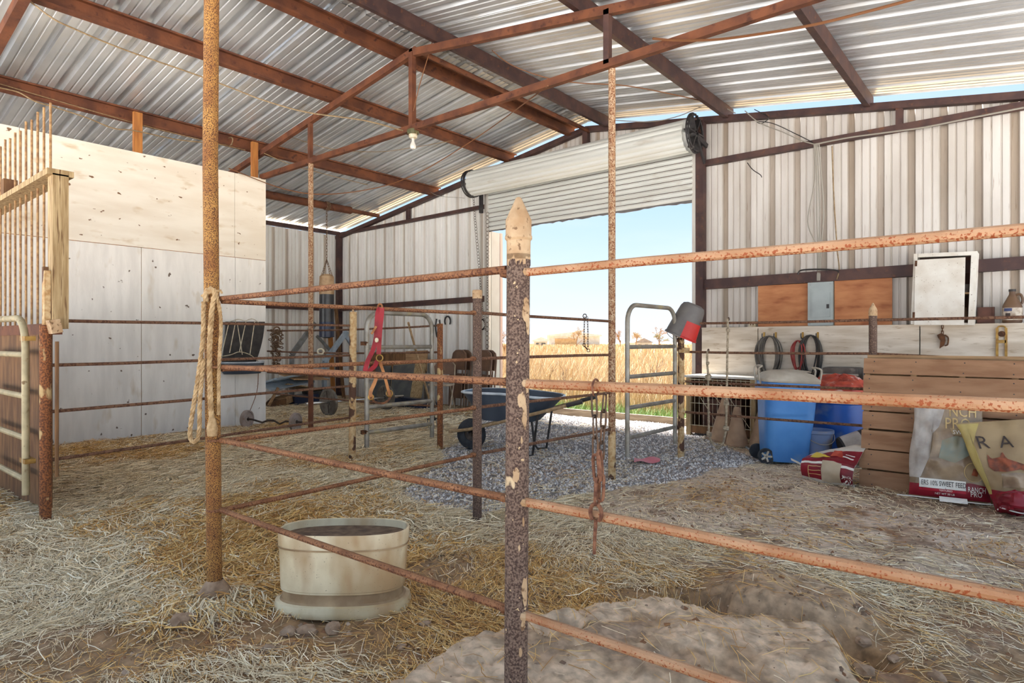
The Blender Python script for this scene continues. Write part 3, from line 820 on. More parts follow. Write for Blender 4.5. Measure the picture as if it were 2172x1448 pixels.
# fence along Y at the left stall
AX, AY, BX, BY = -5.06, 1.225, -5.36, 3.88
t = thing('pipe_fence', 'thin rusty rails from the stall post to a chipped cream post', 'fence', (BX, BY, gz(BX,BY)))
post_mb(BX, BY, -.1, 1.5, .036, (.02,0)).build('post', 'post_chip', t)
MB().tube([(BX+.02, BY, 1.5), (BX-.0, BY, 1.55)], [.012,.004], 6).build('post_cap', 'cap_cream', t)
for z in (1.36, 1.06, .75, .43): rail(t, (AX, AY+.03, z-.02), (BX+.01, BY-.03, z), .0118, 'rail_back')

# fence along X in line with the truss
CX_, CY_ = -5.16, 4.92
t = thing('pipe_fence', 'thin rusty rails between the plywood wall and the rusty gate post', 'fence', (CX_, CY_, gz(CX_,CY_)))
post_mb(CX_, CY_, -.1, 1.40, .033).build('post', 'post_rusty', t)
for z in (1.36, 1.06, .75, .45): rail(t, (XS+.02, 4.78, z), (CX_-.03, CY_, z+.02), .012, 'rail_back', sag=.02)

# cross fence in front of the gable wall
DXp, DYp = -2.83, 6.12; EX = -1.08
t = thing('pipe_fence', 'thin rusty rails and a brown pointed post in front of the white wainscot', 'fence', (EX, DYp, gz(EX,DYp)))
post_mb(DXp, DYp, -.1, 1.40, .034).build('post', 'post_chip', t)
post_mb(EX, DYp, -.1, 1.42, .032).build('post', 'post_dark', t)
MB().lathe([(.034,0),(.034,.04),(.030,.06),(.004,.11),(0,.111)], (EX, DYp, 1.42), None, 18).build('post_cap', 'cap_cream', t)
for k, z in enumerate((1.385, 1.095, .79, .475)):
    rail(t, (DXp+.03, DYp, z), (EX-.03, DYp, z), .0125, 'rail_back', sag=.006)
    if k < 2: rail(t, (EX+.03, DYp, z), (.6, DYp, z+(0,-.07)[k]), .0125, 'rail_back')
for z in (1.385, 1.095, .79, .475): weld(MB(), (DXp+.036, DYp, z), .022).build('weld_bead', 'post_chip', t)
MB().torus((DXp, DYp, 1.12), .036, .02, (0,0,1), 12, 6).box((DXp+.05, DYp-.03, 1.11), (.10,.05,.05)).build('clamp', 'post_chip', t)

# tube gates
def tube_gate(x, y0, y1, label, m, rails, zlow, ztop, hinge, rr=.021):
    t = thing('tube_gate', label, 'gate', (x, (y0+y1)/2, gz(x, (y0+y1)/2)), group='tube gates')
    rc = .16; P = [(x, y0, zlow)]
    P += [(x, y0, ztop-rc)] + [(x, y0+rc*(1-math.cos(a)), ztop-rc+rc*math.sin(a)) for a in np.linspace(0, math.pi/2, 7)[1:]]
    P += [(x, y1-rc*(1-math.cos(a)), ztop-rc+rc*math.sin(a)) for a in np.linspace(math.pi/2, 0, 7)]
    P += [(x, y1, zlow)]
    MB().tube(P, rr, 12).build('frame', m, t)
    for z in rails: MB().tube([(x, y0, z), (x, y1, z)], rr*.92, 10).build('rail', m, t)
    mb = MB()
    yh = y0 if hinge < 0 else y1
    for z in (zlow+.16, ztop-.32): mb.box((x, yh+hinge*.035, z), (.035,.06,.04)).tube([(x, yh+hinge*.03, z), (x+.05, yh+hinge*.03, z+.01)], .008, 6)
    mb.build('hinges', 'rust_iron', t)
    return t
tube_gate(-5.25, 3.98, 4.88, 'grey tube gate between the chipped cream post and the rusty post', 'gate_grey', (.27,.53,.82,1.14), .12, 1.50, -1, .025)
tube_gate(-2.835, 5.02, 5.99, 'grey tube gate standing in the doorway view beneath the red bucket', 'gate_grey', (.33,.60,.88,1.15), .16, 1.535, 1)

# left stall front
t = thing('stall_front', 'brown wooden stall front with vertical bars at the left edge', 'stall', (AX, AY, gz(AX,AY)))
post_mb(AX, AY, -.1, 1.31, .034).build('steel_post', 'post_rusty', t)
MB().box((AX-.0, AY+.005, 1.49), (.055,.035,.36)).build('post_bracket', 'post_chip', t)
MB().box((AX-.045, AY+.02, 1.45), (.03,.05,.5)).build('post_plate', 'wood_brown', t)
MB().box((AX+.005, AY+.07, 1.80), (.11,.09,1.03)).build('wooden_post', 'wood_grey', t)
MB().box((AX-1.70, AY+.07, 2.325), (3.52,.15,.04)).build('top_board', 'wood_grey', t)
MB().box((AX-1.28, AY+.07, 2.42), (.09,.09,.15)).build('block', 'wood_brown', t)
for i in range(22):
    x = AX-.17-.155*i
    MB().tube([(x, AY+.07, 1.3), (x, AY+.07, 2.86+random.uniform(-.04,.03))], .008, 7).build('bar', 'bar_tan', t)
MB().box((AX-1.74, AY+.06, 1.285), (3.48,.07,.075)).build('bottom_rail', 'steel_red', t)
MB().box((AX+.06, AY+.03, 1.30), (.12,.06,.09), Matrix.Rotation(.2,3,'X')).build('bracket', 'cap_cream', t)
MB().prism([(0,.07),(-.95,.0),(-3.4,-.02),(-3.4,1.25),(0,1.25)], (AX-.08, AY+.04, 0), (1,0,0), (0,0,1), (0,1,0), .02).build('plywood_panel', 'wood_brown', t)
MB().box((AX-.13, AY+.02, .66), (.10,.035,1.18)).build('stile', 'wood_brown', t)
MB().tube([(AX+.05, AY+.05, .3), (AX+.055, AY+.05, 1.2)], .012, 6).build('edge_rod', 'wood_brown', t)
g = thing('tube_gate', 'cream tube gate swung flat against the brown stall panel', 'gate', (AX-.25, AY-.07, gz(AX-.25,AY-.07)), group='tube gates')
gx, gy = AX-.16, AY-.07
P = [(gx, gy, .17), (gx-.01, gy, 1.16)] + [(gx-.01-.2*(1-math.cos(a)), gy, 1.16+.2*math.sin(a)) for a in np.linspace(0, math.pi/2, 8)[1:]] + [(gx-1.2, gy, 1.37)]
MB().tube(P, .023, 12).build('frame', 'gate_cream', g)
for z in (.27, .55, .83, 1.11): MB().tube([(gx, gy, z), (gx-1.2, gy, z)], .02, 10).build('rail', 'gate_cream', g)
for z in (1.22, .40): MB().box((gx, gy+.01, z), (.13,.06,.03)).build('strap', 'brass', g)

# ------------------------------------------------------------------ things hung on the front fence
def link_chain(mb, pts, L_, w, r, n=14, flat0=0):
    """oval links strung along a polyline, alternating by 90 degrees"""
    C = [Vector(p) for p in pts]; D = [0]
    for i in range(1, len(C)): D.append(D[-1]+(C[i]-C[i-1]).length)
    m = max(1, int(D[-1]/L_)); out = []
    def at(s):
        j = 0
        while j < len(D)-2 and D[j+1] < s: j += 1
        return C[j].lerp(C[j+1], (s-D[j])/max(1e-9, D[j+1]-D[j]))
    for i in range(m):
        a, b = at(D[-1]*i/m), at(D[-1]*(i+1)/m); c = (a+b)/2; d = (b-a).normalized(); u, v = frame(d, Vector((0,1,0)))
        s = u if (i+flat0) % 2 == 0 else v; hl = (b-a).length/2 + r*1.2; P = []
        for k in range(n):
            t = 2*math.pi*k/n; ct, st = math.cos(t), math.sin(t)
            P.append(c + d*(hl-w)*(1 if ct > 0 else -1)*min(1, abs(ct)*3) + d*w*ct + s*w*st)
        out.append(P)
    return out
def chain_thing(name, label, strands, L_, w, r, m, cat='chain', loc=None):
    loc = loc or strands[0][0]; t = thing(name, label, cat, loc)
    for si, pts in enumerate(strands):
        for P in link_chain(None, pts, L_, w, r, flat0=si):
            MB().tube(P, r, 6, closed=True).build('link', m, t)
    return t
top = Vector((-.862, YF, RZ[1]))
q = lambda px, py, dy=0: onY(px, py, YF-.012+dy)
t = chain_thing('hanging_chain', 'rusty long-link chain looped over the nearest middle rail', [
    [q(1260,838), q(1262,905), q(1263,972)], [q(1283,838,.02), q(1279,905,.02), q(1275,972,.02)]], .040, .0075, .0026, 'chain_dark', loc=top)
MB().torus(top+Vector((.0,0,-.002)), .021, .003, (1,.15,0), 16, 6).build('wire_loop', 'chain_rust', t)
t2 = [q(1264,968), q(1268,1010), q(1266,1066)]
for P in link_chain(None, t2, .045, .010, .0042): MB().tube(P, .0042, 6, closed=True).build('link', 'chain_rust', t)
for P in link_chain(None, [p+Vector((.006,.006,.01)) for p in t2], .045, .009, .0042, flat0=1): MB().tube(P, .0042, 6, closed=True).build('link', 'chain_rust', t)
e = thing('eye_bolt', 'rusty eye bolt hanging at the end of the chain below the rail', 'bolt', q(1264,1170))
c0 = q(1264, 1087); P = [c0 + Vector((math.sin(a)*.0165, 0, math.cos(a)*.022)) for a in np.linspace(-2.6, 2.6, 18)]
MB().tube(P, .0052, 8).build('eye', 'chain_rust', e)
MB().tube([c0+Vector((0,0,-.017)), c0+Vector((-.002,-.002,-.06)), c0+Vector((-.003,-.003,-.104))], [.0052,.0046,.0042], 8).build('shank', 'chain_rust', e)

# rope on the tall pole
r_ = lambda px, py, dx=0, dy=0: dep(px, py, 2.80) + Vector((dx, dy, 0))
t = thing('rope', 'thick tan rope draped in loops on the tall gold pole', 'rope', (PLX, PLY, .9))
rope_mb([r_(437,640), r_(436,622), r_(446,612), r_(456,622), r_(449,660), r_(444,760), r_(446,830), r_(449,893)], .0125).build('strand', 'rope', t)
rope_mb([r_(458,618), r_(459,680,.0,.02), r_(455,780,0,.02), r_(454,880,0,.02)], .0085).build('strand', 'rope', t)
rope_mb([r_(432,640), r_(430,720), r_(420,800), r_(406,890), r_(403,925), r_(411,937), r_(422,920), r_(424,850), r_(432,760)], .0105).build('strand', 'rope', t)
MB().lathe([(.0,-.045),(.02,-.04),(.024,-.01),(.018,.02),(.012,.04),(0,.045)], r_(450,905), None, 12).build('knot', 'rope', t)
rope_mb([r_(427,628), r_(440,622), r_(466,616), r_(470,622)], .006).build('frayed_end', 'rope', t)

# ------------------------------------------------------------------ white tub
tc = dep(729, 724, 2.86); tz = gz(tc.x, tc.y)
tub = thing('feed_tub', 'dirty white plastic tub standing in the pen behind the front fence', 'tub', (tc.x, tc.y, tz))
tub.rotation_euler = (math.radians(-3.0), 0, TH); tub.rotation_mode = 'XYZ'; tub.scale = (.965, .965, .92)
LS = dict(n=48, sx=1, sy=.60, sq=2.6)
mb = MB().lathe([(.285,.112),(.287,.14),(.292,.25),(.297,.315),(.300,.317),(.302,.382),(.300,.388)], **LS).lathe([(.300,.388),(.292,.385),(.288,.30),(.285,.24)], **LS)
mb.build('body', 'tub', tub, local=True)
MB().lathe([(.287,.122),(.276,.112),(.278,.07),(.292,.058)], **LS).build('groove_band', 'tub_tan', tub, local=True)
MB().lathe([(.288,.062),(.308,.056),(.314,.035),(.314,.012),(.306,.004),(.25,.004)], **LS).build('base_ring', 'tub', tub, local=True)
MB().lathe([(.290,.350),(.2,.345),(.1,.350),(0,.346)], **LS).build('caked_feed', 'mud', tub, local=True)
MB().lathe([(.3035,.312),(.3035,.320)], **LS).build('rim_line', 'tub_tan', tub, local=True)

# ------------------------------------------------------------------ hay feeder on the plywood wall
fc = onX(512, 760, XS+.02)
t = thing('hay_feeder', 'hay rack of bent wires with black backing and grey trough on plywood wall', 'feeder', (fc.x, fc.y, fc.z-.25))
A_ = lambda px, py, dx=0: onX(px, py, XS+.02+dx)
def back(u, v):
    p = A_(470+8*v+(72+12*v)*u, 770-88*v, .04); p.x += .05*math.sin(math.pi*v)*(.4+u*.6); return p
MB().grid(back, 8, 8).build('backing', 'black_rubber', t)
for k, (a, b) in enumerate((((486,682),(470,752)), ((500,680),(487,748)), ((522,680),(508,745)), ((540,682),(530,752)), ((503,684),(514,752)))):
    MB().tube(curve([A_(a[0],a[1],.06), A_(a[0]*.5+b[0]*.5, a[1]*.5+b[1]*.5, .22), A_(b[0],b[1],.26)], 5), .006, 6).build('wire', 'porcelain', t)
MB().tube(curve([A_(468,756,.06), A_(490,752,.22), A_(508,746,.28), A_(530,752,.2), A_(548,766,.06)], 5), .006, 6).build('wire', 'porcelain', t)
MB().tube(curve([A_(488,682,.06), A_(505,677,.14), A_(520,680,.1), A_(535,676,.14), A_(548,683,.06)], 5), .005, 6).build('wire', 'porcelain', t)
cc = A_(513, 768, .0)
MB().lathe([(.30,.0),(.31,-.01),(.30,-.10),(.26,-.16),(.0,-.17)], cc, None, 24, sx=.75, sy=1, a0=-math.pi/2, a1=math.pi/2).lathe([(.29,0),(.28,-.08),(.2,-.13),(0,-.14)], cc, None, 24, sx=.75, sy=1, a0=-math.pi/2, a1=math.pi/2).build('trough', 'barrow', t)
MB().tube([cc+Vector((.225*math.cos(a), .305*math.sin(a), 0)) for a in np.linspace(-math.pi/2, math.pi/2, 16)], .012, 6).build('rim', 'barrow_rim', t)
tag(MB().tube(curve([A_(548,790,.05), A_(545,830,.05), A_(530,872,.05), A_(526,885,.06)], 6), .005, 5).build('dangling_wire', 'wire_brown'), 'thin wire dangling from the hay rack to the curl bar', 'wire')

# ------------------------------------------------------------------ barbells
def plate_mb(c, axis, R, th):
    a = Vector(axis).normalized(); u, v = frame(a); M3 = Matrix((u, v, a)).transposed()
    return MB().lathe([(.028,-th*.5),(.05,-th*.5),(.055,-th*.3),(R*.80,-th*.3),(R*.84,-th*.5),(R,-th*.45),(R,th*.45),(R*.84,th*.5),(R*.80,th*.3),(.055,th*.3),(.05,th*.5),(.028,th*.5),(.028,-th*.5)], c, M3, 36)
a, b = onZ(524, 908, 0), onZ(627, 913, 0); Rp = .125
a = Vector((a.x, a.y, gz(a.x,a.y)+Rp)); b = Vector((b.x, b.y, gz(b.x,b.y)+Rp))
d = (b-a).normalized(); t = thing('curl_bar', 'zigzag curl bar with two small round plates lying by plywood wall', 'barbell', ((a+b)/2)[:2] + (0,))
nrm = Vector((-d.y, d.x, 0))
pts = [a-d*.10, a+d*.08, a.lerp(b,.32)-Vector((0,0,.035)), a.lerp(b,.44)+Vector((0,0,.0)), a.lerp(b,.56)-Vector((0,0,.0)), a.lerp(b,.68)-Vector((0,0,.04)), a.lerp(b,.8)-Vector((0,0,.0)), b-d*.05, b+d*.10]
MB().tube(pts, .0135, 8).build('bar', 'bar_dark', t)
plate_mb(a, d, Rp, .04).build('plate', 'plate_pale', t); plate_mb(b, d, Rp, .04).build('plate', 'plate_pale', t)
V_, F_ = text_vf('LBS', .075)
for c_, s_ in ((b, -1),):
    u, v = Vector((-d.y, d.x, 0))*s_*-1, Vector((0,0,1))
    MB().add([c_ - d*.023 + u*(p.x-.06) + v*(p.y+.03) for p in V_], F_).build('lettering', 'print_dark', t, smooth=0)
a, b = onZ(697, 882, 0), onZ(818, 869, 0); Rp = .222
a = Vector((a.x, a.y, Rp+gz(a.x,a.y))); b = Vector((b.x, b.y, Rp+gz(b.x,b.y))); d = (b-a).normalized()
t = thing('barbell', 'long barbell with two large grey weight plates on the straw', 'barbell', ((a+b)/2)[:2] + (0,))
MB().tube([a-d*.42, b+d*.35], .014, 10).tube([a-d*.42, a-d*.03], .025, 12).tube([b+d*.03, b+d*.4], .025, 12).build('bar', 'chrome', t)
for c_ in (a, b):
    p_ = plate_mb(c_, d, Rp, .05).build('plate', 'plate_grey', t)
    mb = MB(); u, v = frame(d)
    for k in range(4):
        w = (u*math.cos(k*math.pi/2+.2)+v*math.sin(k*math.pi/2+.2)); mb.beam(c_-d*.012+w*.05, c_-d*.012+w*Rp*.82, .012, .02, up=d)
    mb.build('ribs', 'bar_dark', p_)
    for s_ in (-1, 1):
        for ang in (.75, 2.3, 3.9, 5.4):
            V_, F_ = text_vf('45' if ang in (.75, 3.9) else 'LBS', .055)
            w = u*math.cos(ang)+v*math.sin(ang); e1 = -(w.cross(d))*s_
            MB().add([c_ + d*.018*s_ + w*(.115+p.y) + e1*(p.x-.04) for p in V_], F_).build('lettering', 'bar_dark', p_, smooth=0)

# ------------------------------------------------------------------ punching bag
h0 = onX(693, 432, -10.55); by_ = h0.y
t = thing('punching_bag', 'black punching bag with taped tan top hanging from a chain', 'punching bag', (-10.55, by_, 1.28))
zb_ = onX(692, 717, -10.55).z; zt_ = onX(692, 583, -10.55).z; zm_ = onX(692, 622, -10.55).z
bc = Vector((-10.55, by_, 0))
MB().lathe([(0,zb_),(.07,zb_+.005),(.115,zb_+.03),(.137,zb_+.09),(.14,zb_+.2),(.138,zm_)], bc, None, 28).build('bag_body', 'vinyl_black', t)
MB().lathe([(.1405,zb_+.02),(.1415,zb_+.10),(.1415,zb_+.30),(.14,zb_+.31)], bc, None, 28).build('lower_band', 'vinyl_navy', t)
MB().lathe([(.14,zm_-.02),(.142,zm_),(.143,zm_+.15),(.135,zt_-.03),(.10,zt_+.01),(.0,zt_)], bc, None, 20).build('taped_top', 'duct_tan', t)
for k in range(4):
    aa = k*math.pi/2+.4; p0 = bc+Vector((.12*math.cos(aa), .12*math.sin(aa), zt_-.01)); p1 = bc+Vector((0,0,zt_+.30))
    for P in link_chain(None, [p0, p1], .045, .011, .0035): MB().tube(P, .0035, 5, closed=True).build('link', 'chain', t)
for P in link_chain(None, [bc+Vector((0,0,zt_+.28)), bc+Vector((0,0,zz-.09))], .055, .014, .0045): MB().tube(P, .0045, 5, closed=True).build('link', 'chain', t)
mb = MB()
for k in range(3): mb.torus((-10.55, by_+k*.03-.03, zz), .08, .009, (0,1,0), 16, 5)
mb.build('chain_wrap', 'chain', t)

# ------------------------------------------------------------------ weight bench, planks and junk by the left wall
def P11(px, py, X=-11.2): return onX(px, py, X)
t = thing('weight_rack', 'grey bent-tube weight rack with a slanted pale blue arm by the left wall', 'rack', (-11.2, 7.1, 0))
for pts, m in (([(619,860),(619,752),(668,685)], 'frame_grey'), ([(688,860),(688,768),(735,703)], 'frame_blue')):
    Q = [P11(*p, -11.2 if m == 'frame_grey' else -11.0) for p in pts]; Q[0].z = 0.01
    MB().beam(Q[0], Q[1], .07, .07, up=(0,1,0)).beam(Q[1], Q[2], .07, .09, up=(0,1,0)).build('upright', m, t)
MB().beam(P11(733,712,-11.0), P11(756,748,-11.0), .05, .06).build('brace', 'frame_blue', t)
MB().beam(P11(672,712,-11.3), P11(700,742,-11.3), .05, .05).build('brace', 'frame_grey', t)
MB().beam(Vector((-11.2, P11(619,800).y, .06)), Vector((-11.0, P11(688,800,-11.0).y, .06)), .06, .06).build('foot_bar', 'frame_grey', t)
def lean_board(label, p0, p1, w, th, m, name='plank', up=(0,1,0)):
    return tag(MB().beam(p0, p1, w, th, up=up).build(name, m), label, 'plank')
lean_board('orange-brown plank leaning in the far left corner behind the punching bag', (-11.35, 7.75, .0), (-11.75, 7.9, 2.05), .1, .03, 'wood_post', up=(1,0,0))
lean_board('narrower brown plank beside it in the corner, darker than its neighbour', (-11.2, 7.9, .0), (-11.7, 8.05, 1.9), .07, .03, 'wood_brown', up=(1,0,0))
def J(px, py, X): return onX(px, py, X)
jx = -10.9
q0 = J(566, 800, jx)
t = thing('louvered_shutter', 'pale louvered shutter lying on the junk pile next to the plywood wall', 'shutter', (jx, q0.y+.3, .5))
R_ = Matrix.Rotation(.12, 3, 'X') @ Matrix.Rotation(-.2, 3, 'Y')
for k in range(8): MB().box(Vector((jx, q0.y+.35, .5)) + R_ @ Vector((-.3+.085*k, 0, .0)), (.07, .72, .012), R_ @ Matrix.Rotation(.4,3,'Y')).build('slat', 'frame_blue', t)
for s_ in (-1, 1): MB().box(Vector((jx, q0.y+.35, .5)) + R_ @ Vector((0, .38*s_, 0)), (.74,.06,.03), R_).build('stile', 'frame_blue', t)
for px_, py_, sx_, sy_, sz_, ry, rx, m, nm, lab in (
    (645,799,.55,.75,.018,.15,-.05,'wood_plank','plywood_scrap','tan plywood scrap lying flat on top of the junk pile'),
    (610,812,.4,.9,.02,.25,.12,'frame_blue','plywood_scrap','bluish painted board sagging across the junk pile'),
    (640,822,.3,.8,.02,-.2,-.18,'wood_grey','plywood_scrap','grey weathered board tilted under the tan scrap'),
    (575,832,.25,.5,.02,.3,.6,'white_dirty','plywood_scrap','short white board stuck up at an angle in the junk'),
    (600,848,.22,.28,.14,.1,.25,'wood_plank','wooden_crate','small tan wooden crate half buried in the junk pile'),
    (640,852,.4,.5,.16,0,.05,'vinyl_navy','tool_box','dark navy box at the bottom of the junk pile'),
    (668,848,.35,.35,.22,0,0,'black_rubber','tool_box','black plastic box behind the slim whitish pole'),
    (580,856,.3,.35,.12,.1,.1,'wood_brown','wooden_crate','brown splintered crate at the left end of junk pile')):
    c = onX(px_, py_, jx+.1); c.z = max(c.z, sz_/2+.02)
    mb = MB(); R_ = Matrix.Rotation(rx, 3, 'X') @ Matrix.Rotation(ry, 3, 'Y')
    if sz_ < .05: mb.box(c, (sx_, sy_, sz_), R_)
    else:
        mb.box(c, (sx_*.94, sy_*.94, sz_*.9), R_)
        for s_ in (-1, 1):
            mb.box(c + R_ @ Vector((0, 0, s_*sz_*.4)), (sx_, sy_, sz_*.16), R_)
            mb.box(c + R_ @ Vector((s_*sx_*.4, 0, 0)), (sx_*.12, sy_*1.02, sz_), R_)
    tag(mb.build(nm, m), lab, 'box' if sz_ > .05 else 'board')
tag(MB().beam(onX(570,860,-10.6), onX(590,822,-10.6), .04, .04).build('wood_stick', 'wood_plank'), 'short pale stick propped against the junk pile', 'stick')

# tangle of chain on the far rail, white ring on the slim pole
c = onY(587, 715, 4.80)
t = thing('tangled_chain', 'tangled bundle of small chain hung on the far rail', 'chain', (c.x, c.y, c.z))
rd = random.Random(5); mb = MB()
for k in range(150):
    v_ = rd.random()**1.3; w_ = (.11 if v_ < .4 else .06 if v_ < .75 else .03)
    p = c + Vector((rd.uniform(-1,1)*w_, rd.uniform(-.05,.05), .10-.62*v_)); mb.torus(p, .022, .006, (rd.uniform(-1,1), rd.uniform(-1,1), rd.uniform(-1,1)), 8, 4, sx=.6)
mb.build('links', 'chain', t)['kind'] = 'stuff'
MB().torus(c+Vector((0,0,.10)), .05, .012, (1,0,0), 12, 5).build('wrap', 'chain', t)
c = onY(680, 745, 4.80)
tag(MB().torus(c, .042, .012, (-ST, CT, 0), 20, 7, sx=.8).build('rope_ring', 'porcelain'), 'white ring hung on the slim whitish pole', 'ring')

# red lead strap with leather halter
X_ = lambda px, py, dx=0: onX(px, py, XF+.012+dx)
def ribbon(pts, w, th=.004, n=6):
    C = curve(pts, n); mb = MB(); base = []
    for i, p in enumerate(C):
        d = (C[min(i+1,len(C)-1)]-C[max(i-1,0)]).normalized(); view = Vector((ST,-CT,0)); s_ = d.cross(view).normalized(); nn = s_.cross(d)
        base += [p-s_*w/2-nn*th/2, p+s_*w/2-nn*th/2, p+s_*w/2+nn*th/2, p-s_*w/2+nn*th/2]
    m = len(C)
    mb.add(base, [(4*i+k, 4*i+(k+1)%4, 4*(i+1)+(k+1)%4, 4*(i+1)+k) for i in range(m-1) for k in range(4)] + [(3,2,1,0), (4*m-4,4*m-3,4*m-2,4*m-1)])
    return mb
t = thing('red_halter', 'red nylon strap and leather halter hanging from the rail', 'halter', X_(805,850))
ribbon([X_(810,652,.02), X_(810,664,.02), X_(806,700,.02), X_(803,751,.02)], .025).build('strap', 'red_nylon', t)
ribbon([X_(806,652,.0), X_(801,664), X_(799,690), X_(797,718), X_(791,742), X_(780,766), X_(774,787)], .025).build('strap', 'red_nylon', t)
ribbon([X_(800,764), X_(796,775), X_(785,785), X_(778,790)], .024).build('strap', 'red_nylon', t)
MB().torus(X_(806,652), .02, .006, (0,1,0), 12, 5).build('rail_loop', 'leather', t)
MB().lathe([(0,-.003),(.013,-.003),(.013,.003),(0,.003)], X_(799,721,.03), Matrix.Rotation(math.pi/2,3,'X'), 14).build('button', 'porcelain', t)
MB().torus(X_(805,759,.02), .018, .0035, (-ST,CT,0), 16, 5).build('ring', 'brass', t)
ribbon([X_(798,692), X_(792,702), X_(788,708)], .012).build('tongue', 'leather', t)
ribbon([X_(805,766), X_(812,785), X_(818,805), X_(824,828), X_(828,842)], .016).build('leather_strap', 'leather', t)
ribbon([X_(802,790), X_(795,810), X_(786,832), X_(788,845)], .020).build('leather_strap', 'leather', t)
ribbon([X_(786,842), X_(796,852), X_(812,855), X_(824,848), X_(829,838)], .012).build('leather_strap', 'rust_iron', t)
MB().torus(X_(826,834), .017, .004, (-ST,CT,0), 14, 5).build('ring', 'brass', t)
MB().torus(X_(787,842), .014, .004, (-ST,CT,0), 14, 5).build('ring', 'brass', t)

# pitchfork, panels, chairs, horseshoes near the gable wall
hb = onZ(926, 905, .02); ht = onY(866, 684, 4.86)
t = thing('pitchfork', 'long-handled pitchfork leaning on the rail behind the grey gate', 'pitchfork', (hb.x, hb.y, 0))
dh = (ht-hb).normalized(); k0 = hb + dh*.22
MB().tube([k0, ht], .014, 8).build('handle', 'wood_handle', t)
MB().tube([k0-dh*.06, k0+dh*.14], .018, 8).build('socket', 'black_steel', t)
sd = Vector((CT, ST, 0))
MB().tube([k0-dh*.05-sd*.10, k0-dh*.03, k0-dh*.05+sd*.10], .008, 6).build('crosshead', 'black_steel', t)
for k in range(6):
    s_ = sd*(-.10+.04*k); MB().tube(curve([k0-dh*.05+s_, k0-dh*.14+s_+Vector((.02,-.02,-.02)), k0-dh*.24+s_+Vector((.07,-.07,-.005)), k0-dh*.25+s_*1.05+Vector((.13,-.12,.0))], 4), .005, 5).build('tine', 'frame_grey', t)
def gp(px, py, Y): return onY(px, py, Y)
def panel(name, label, pxs, Yb, Yt, m, th=.03, cat='panel', frame_m=None):
    """leaning panel: pxs = bottom-left, bottom-right, top-right, top-left pixels"""
    P = [gp(*pxs[0], Yb), gp(*pxs[1], Yb), gp(*pxs[2], Yt), gp(*pxs[3], Yt)]
    n = (P[1]-P[0]).cross(P[3]-P[0]).normalized()*th
    t = thing(name, label, cat, (P[0]+P[1])/2); F6 = [(3,2,1,0),(4,5,6,7),(0,1,5,4),(1,2,6,5),(2,3,7,6),(3,0,4,7)]
    MB().add(P+[p+n for p in P], F6).build('face', m, t, smooth=0)
    if frame_m:
        C_ = sum(P, Vector())/4
        for i in range(4):
            a, b = P[i], P[(i+1) % 4]; MB().beam(a.lerp(C_,.02), b.lerp(C_,.02), .05, .05, up=n).build('frame_side', frame_m, t)
    return t
panel('slate_board', 'dark grey slate board in a pale frame leaning on the gable wall', [(828,868),(868,868),(884,772),(836,776)], 7.75, 8.15, 'slate', frame_m='wood_grey')
panel('slate_board', 'second dark board behind the barbell plate, left of the framed one', [(786,868),(826,868),(832,776),(800,778)], 7.85, 8.2, 'slate')
panel('pale_board', 'pale grey wooden board leaning beside the dark framed board', [(868,868),(890,868),(906,762),(884,764)], 7.7, 8.15, 'wood_grey')
panel('plywood_board', 'wide brown plywood board behind the red halter along the gable wall', [(776,790),(904,790),(906,745),(778,748)], 8.2, 8.22, 'wood_brown')
panel('plywood_board', 'tan plywood offcut at the right end of the wide brown board', [(862,788),(906,788),(908,743),(863,745)], 8.17, 8.19, 'wood_plank')
tag(MB().box((-8.95, 7.6, .06), (1.6,.25,.12)).box((-8.8,7.55,.15),(1.2,.18,.06)).build('dark_timber', 'vinyl_navy'), 'dark timbers stacked low along the gable wall under the chairs', 'timber')
def chair(label, loc, rz_, folded, m='chair_brown'):
    t = thing('folding_chair', label, 'chair', loc, rz_, group='folding chairs by the gable wall')
    if folded:
        for s_ in (-1, 1):
            MB().tube([(s_*.2,0,0), (s_*.205,.03,.55), (s_*.2,.05,.78), (s_*.17,.055,.86), (s_*.1,.055,.9), (0,.055,.905)], .012, 7).build('leg', m, t, local=True)
            MB().tube([(s_*.17,-.03,.02), (s_*.18,0,.6)], .011, 7).build('rear_leg', m, t, local=True)
        pr_ = [(-.17,.60),(.17,.60),(.185,.75),(.17,.85),(.1,.9),(-.1,.9),(-.17,.85),(-.185,.75)]
        MB().prism(pr_, (0,.055,0), (1,0,0), (0,0,1), (0,-1,0), .02).build('backrest', m, t, local=True)
        MB().box((0,-.01,.35), (.34,.025,.38)).build('seat', m, t, local=True)
    else:
        for s_ in (-1, 1):
            MB().tube([(s_*.2,-.22,0), (s_*.2,.10,.55), (s_*.19,.16,.78), (s_*.12,.17,.86), (0,.17,.87)], .011, 7).build('leg', 'chair_beige', t, local=True)
            MB().tube([(s_*.17,.24,0), (s_*.17,-.06,.44)], .011, 7).build('rear_leg', 'chair_beige', t, local=True)
        MB().lathe([(0,.44),(.2,.44),(.21,.455),(.2,.47),(0,.47)], (0,-.02,0), None, 20, sq=4).build('seat', 'chair_beige', t, local=True)
        MB().prism([(-.17,.62),(.17,.62),(.18,.76),(.11,.85),(-.11,.85),(-.18,.76)], (0,.165,0), (1,0,0), (0,0,1), (0,-1,0), .018).build('backrest', m, t, local=True)
    return t
for px_, dy, lab in ((968,0,'front folding chair of the left folded pair against the gable wall'), (979,.09,'rear folding chair of the left folded pair against the gable wall'),
                     (1020,0,'front folding chair of the right folded pair next to the door jamb'), (1030,.09,'rear folding chair of the right folded pair next to door jamb')):
    c = onY(px_, 760, 7.95+dy); chair(lab, (c.x, c.y, .02), -.25, True).scale = (1.2,1.2,1.13)
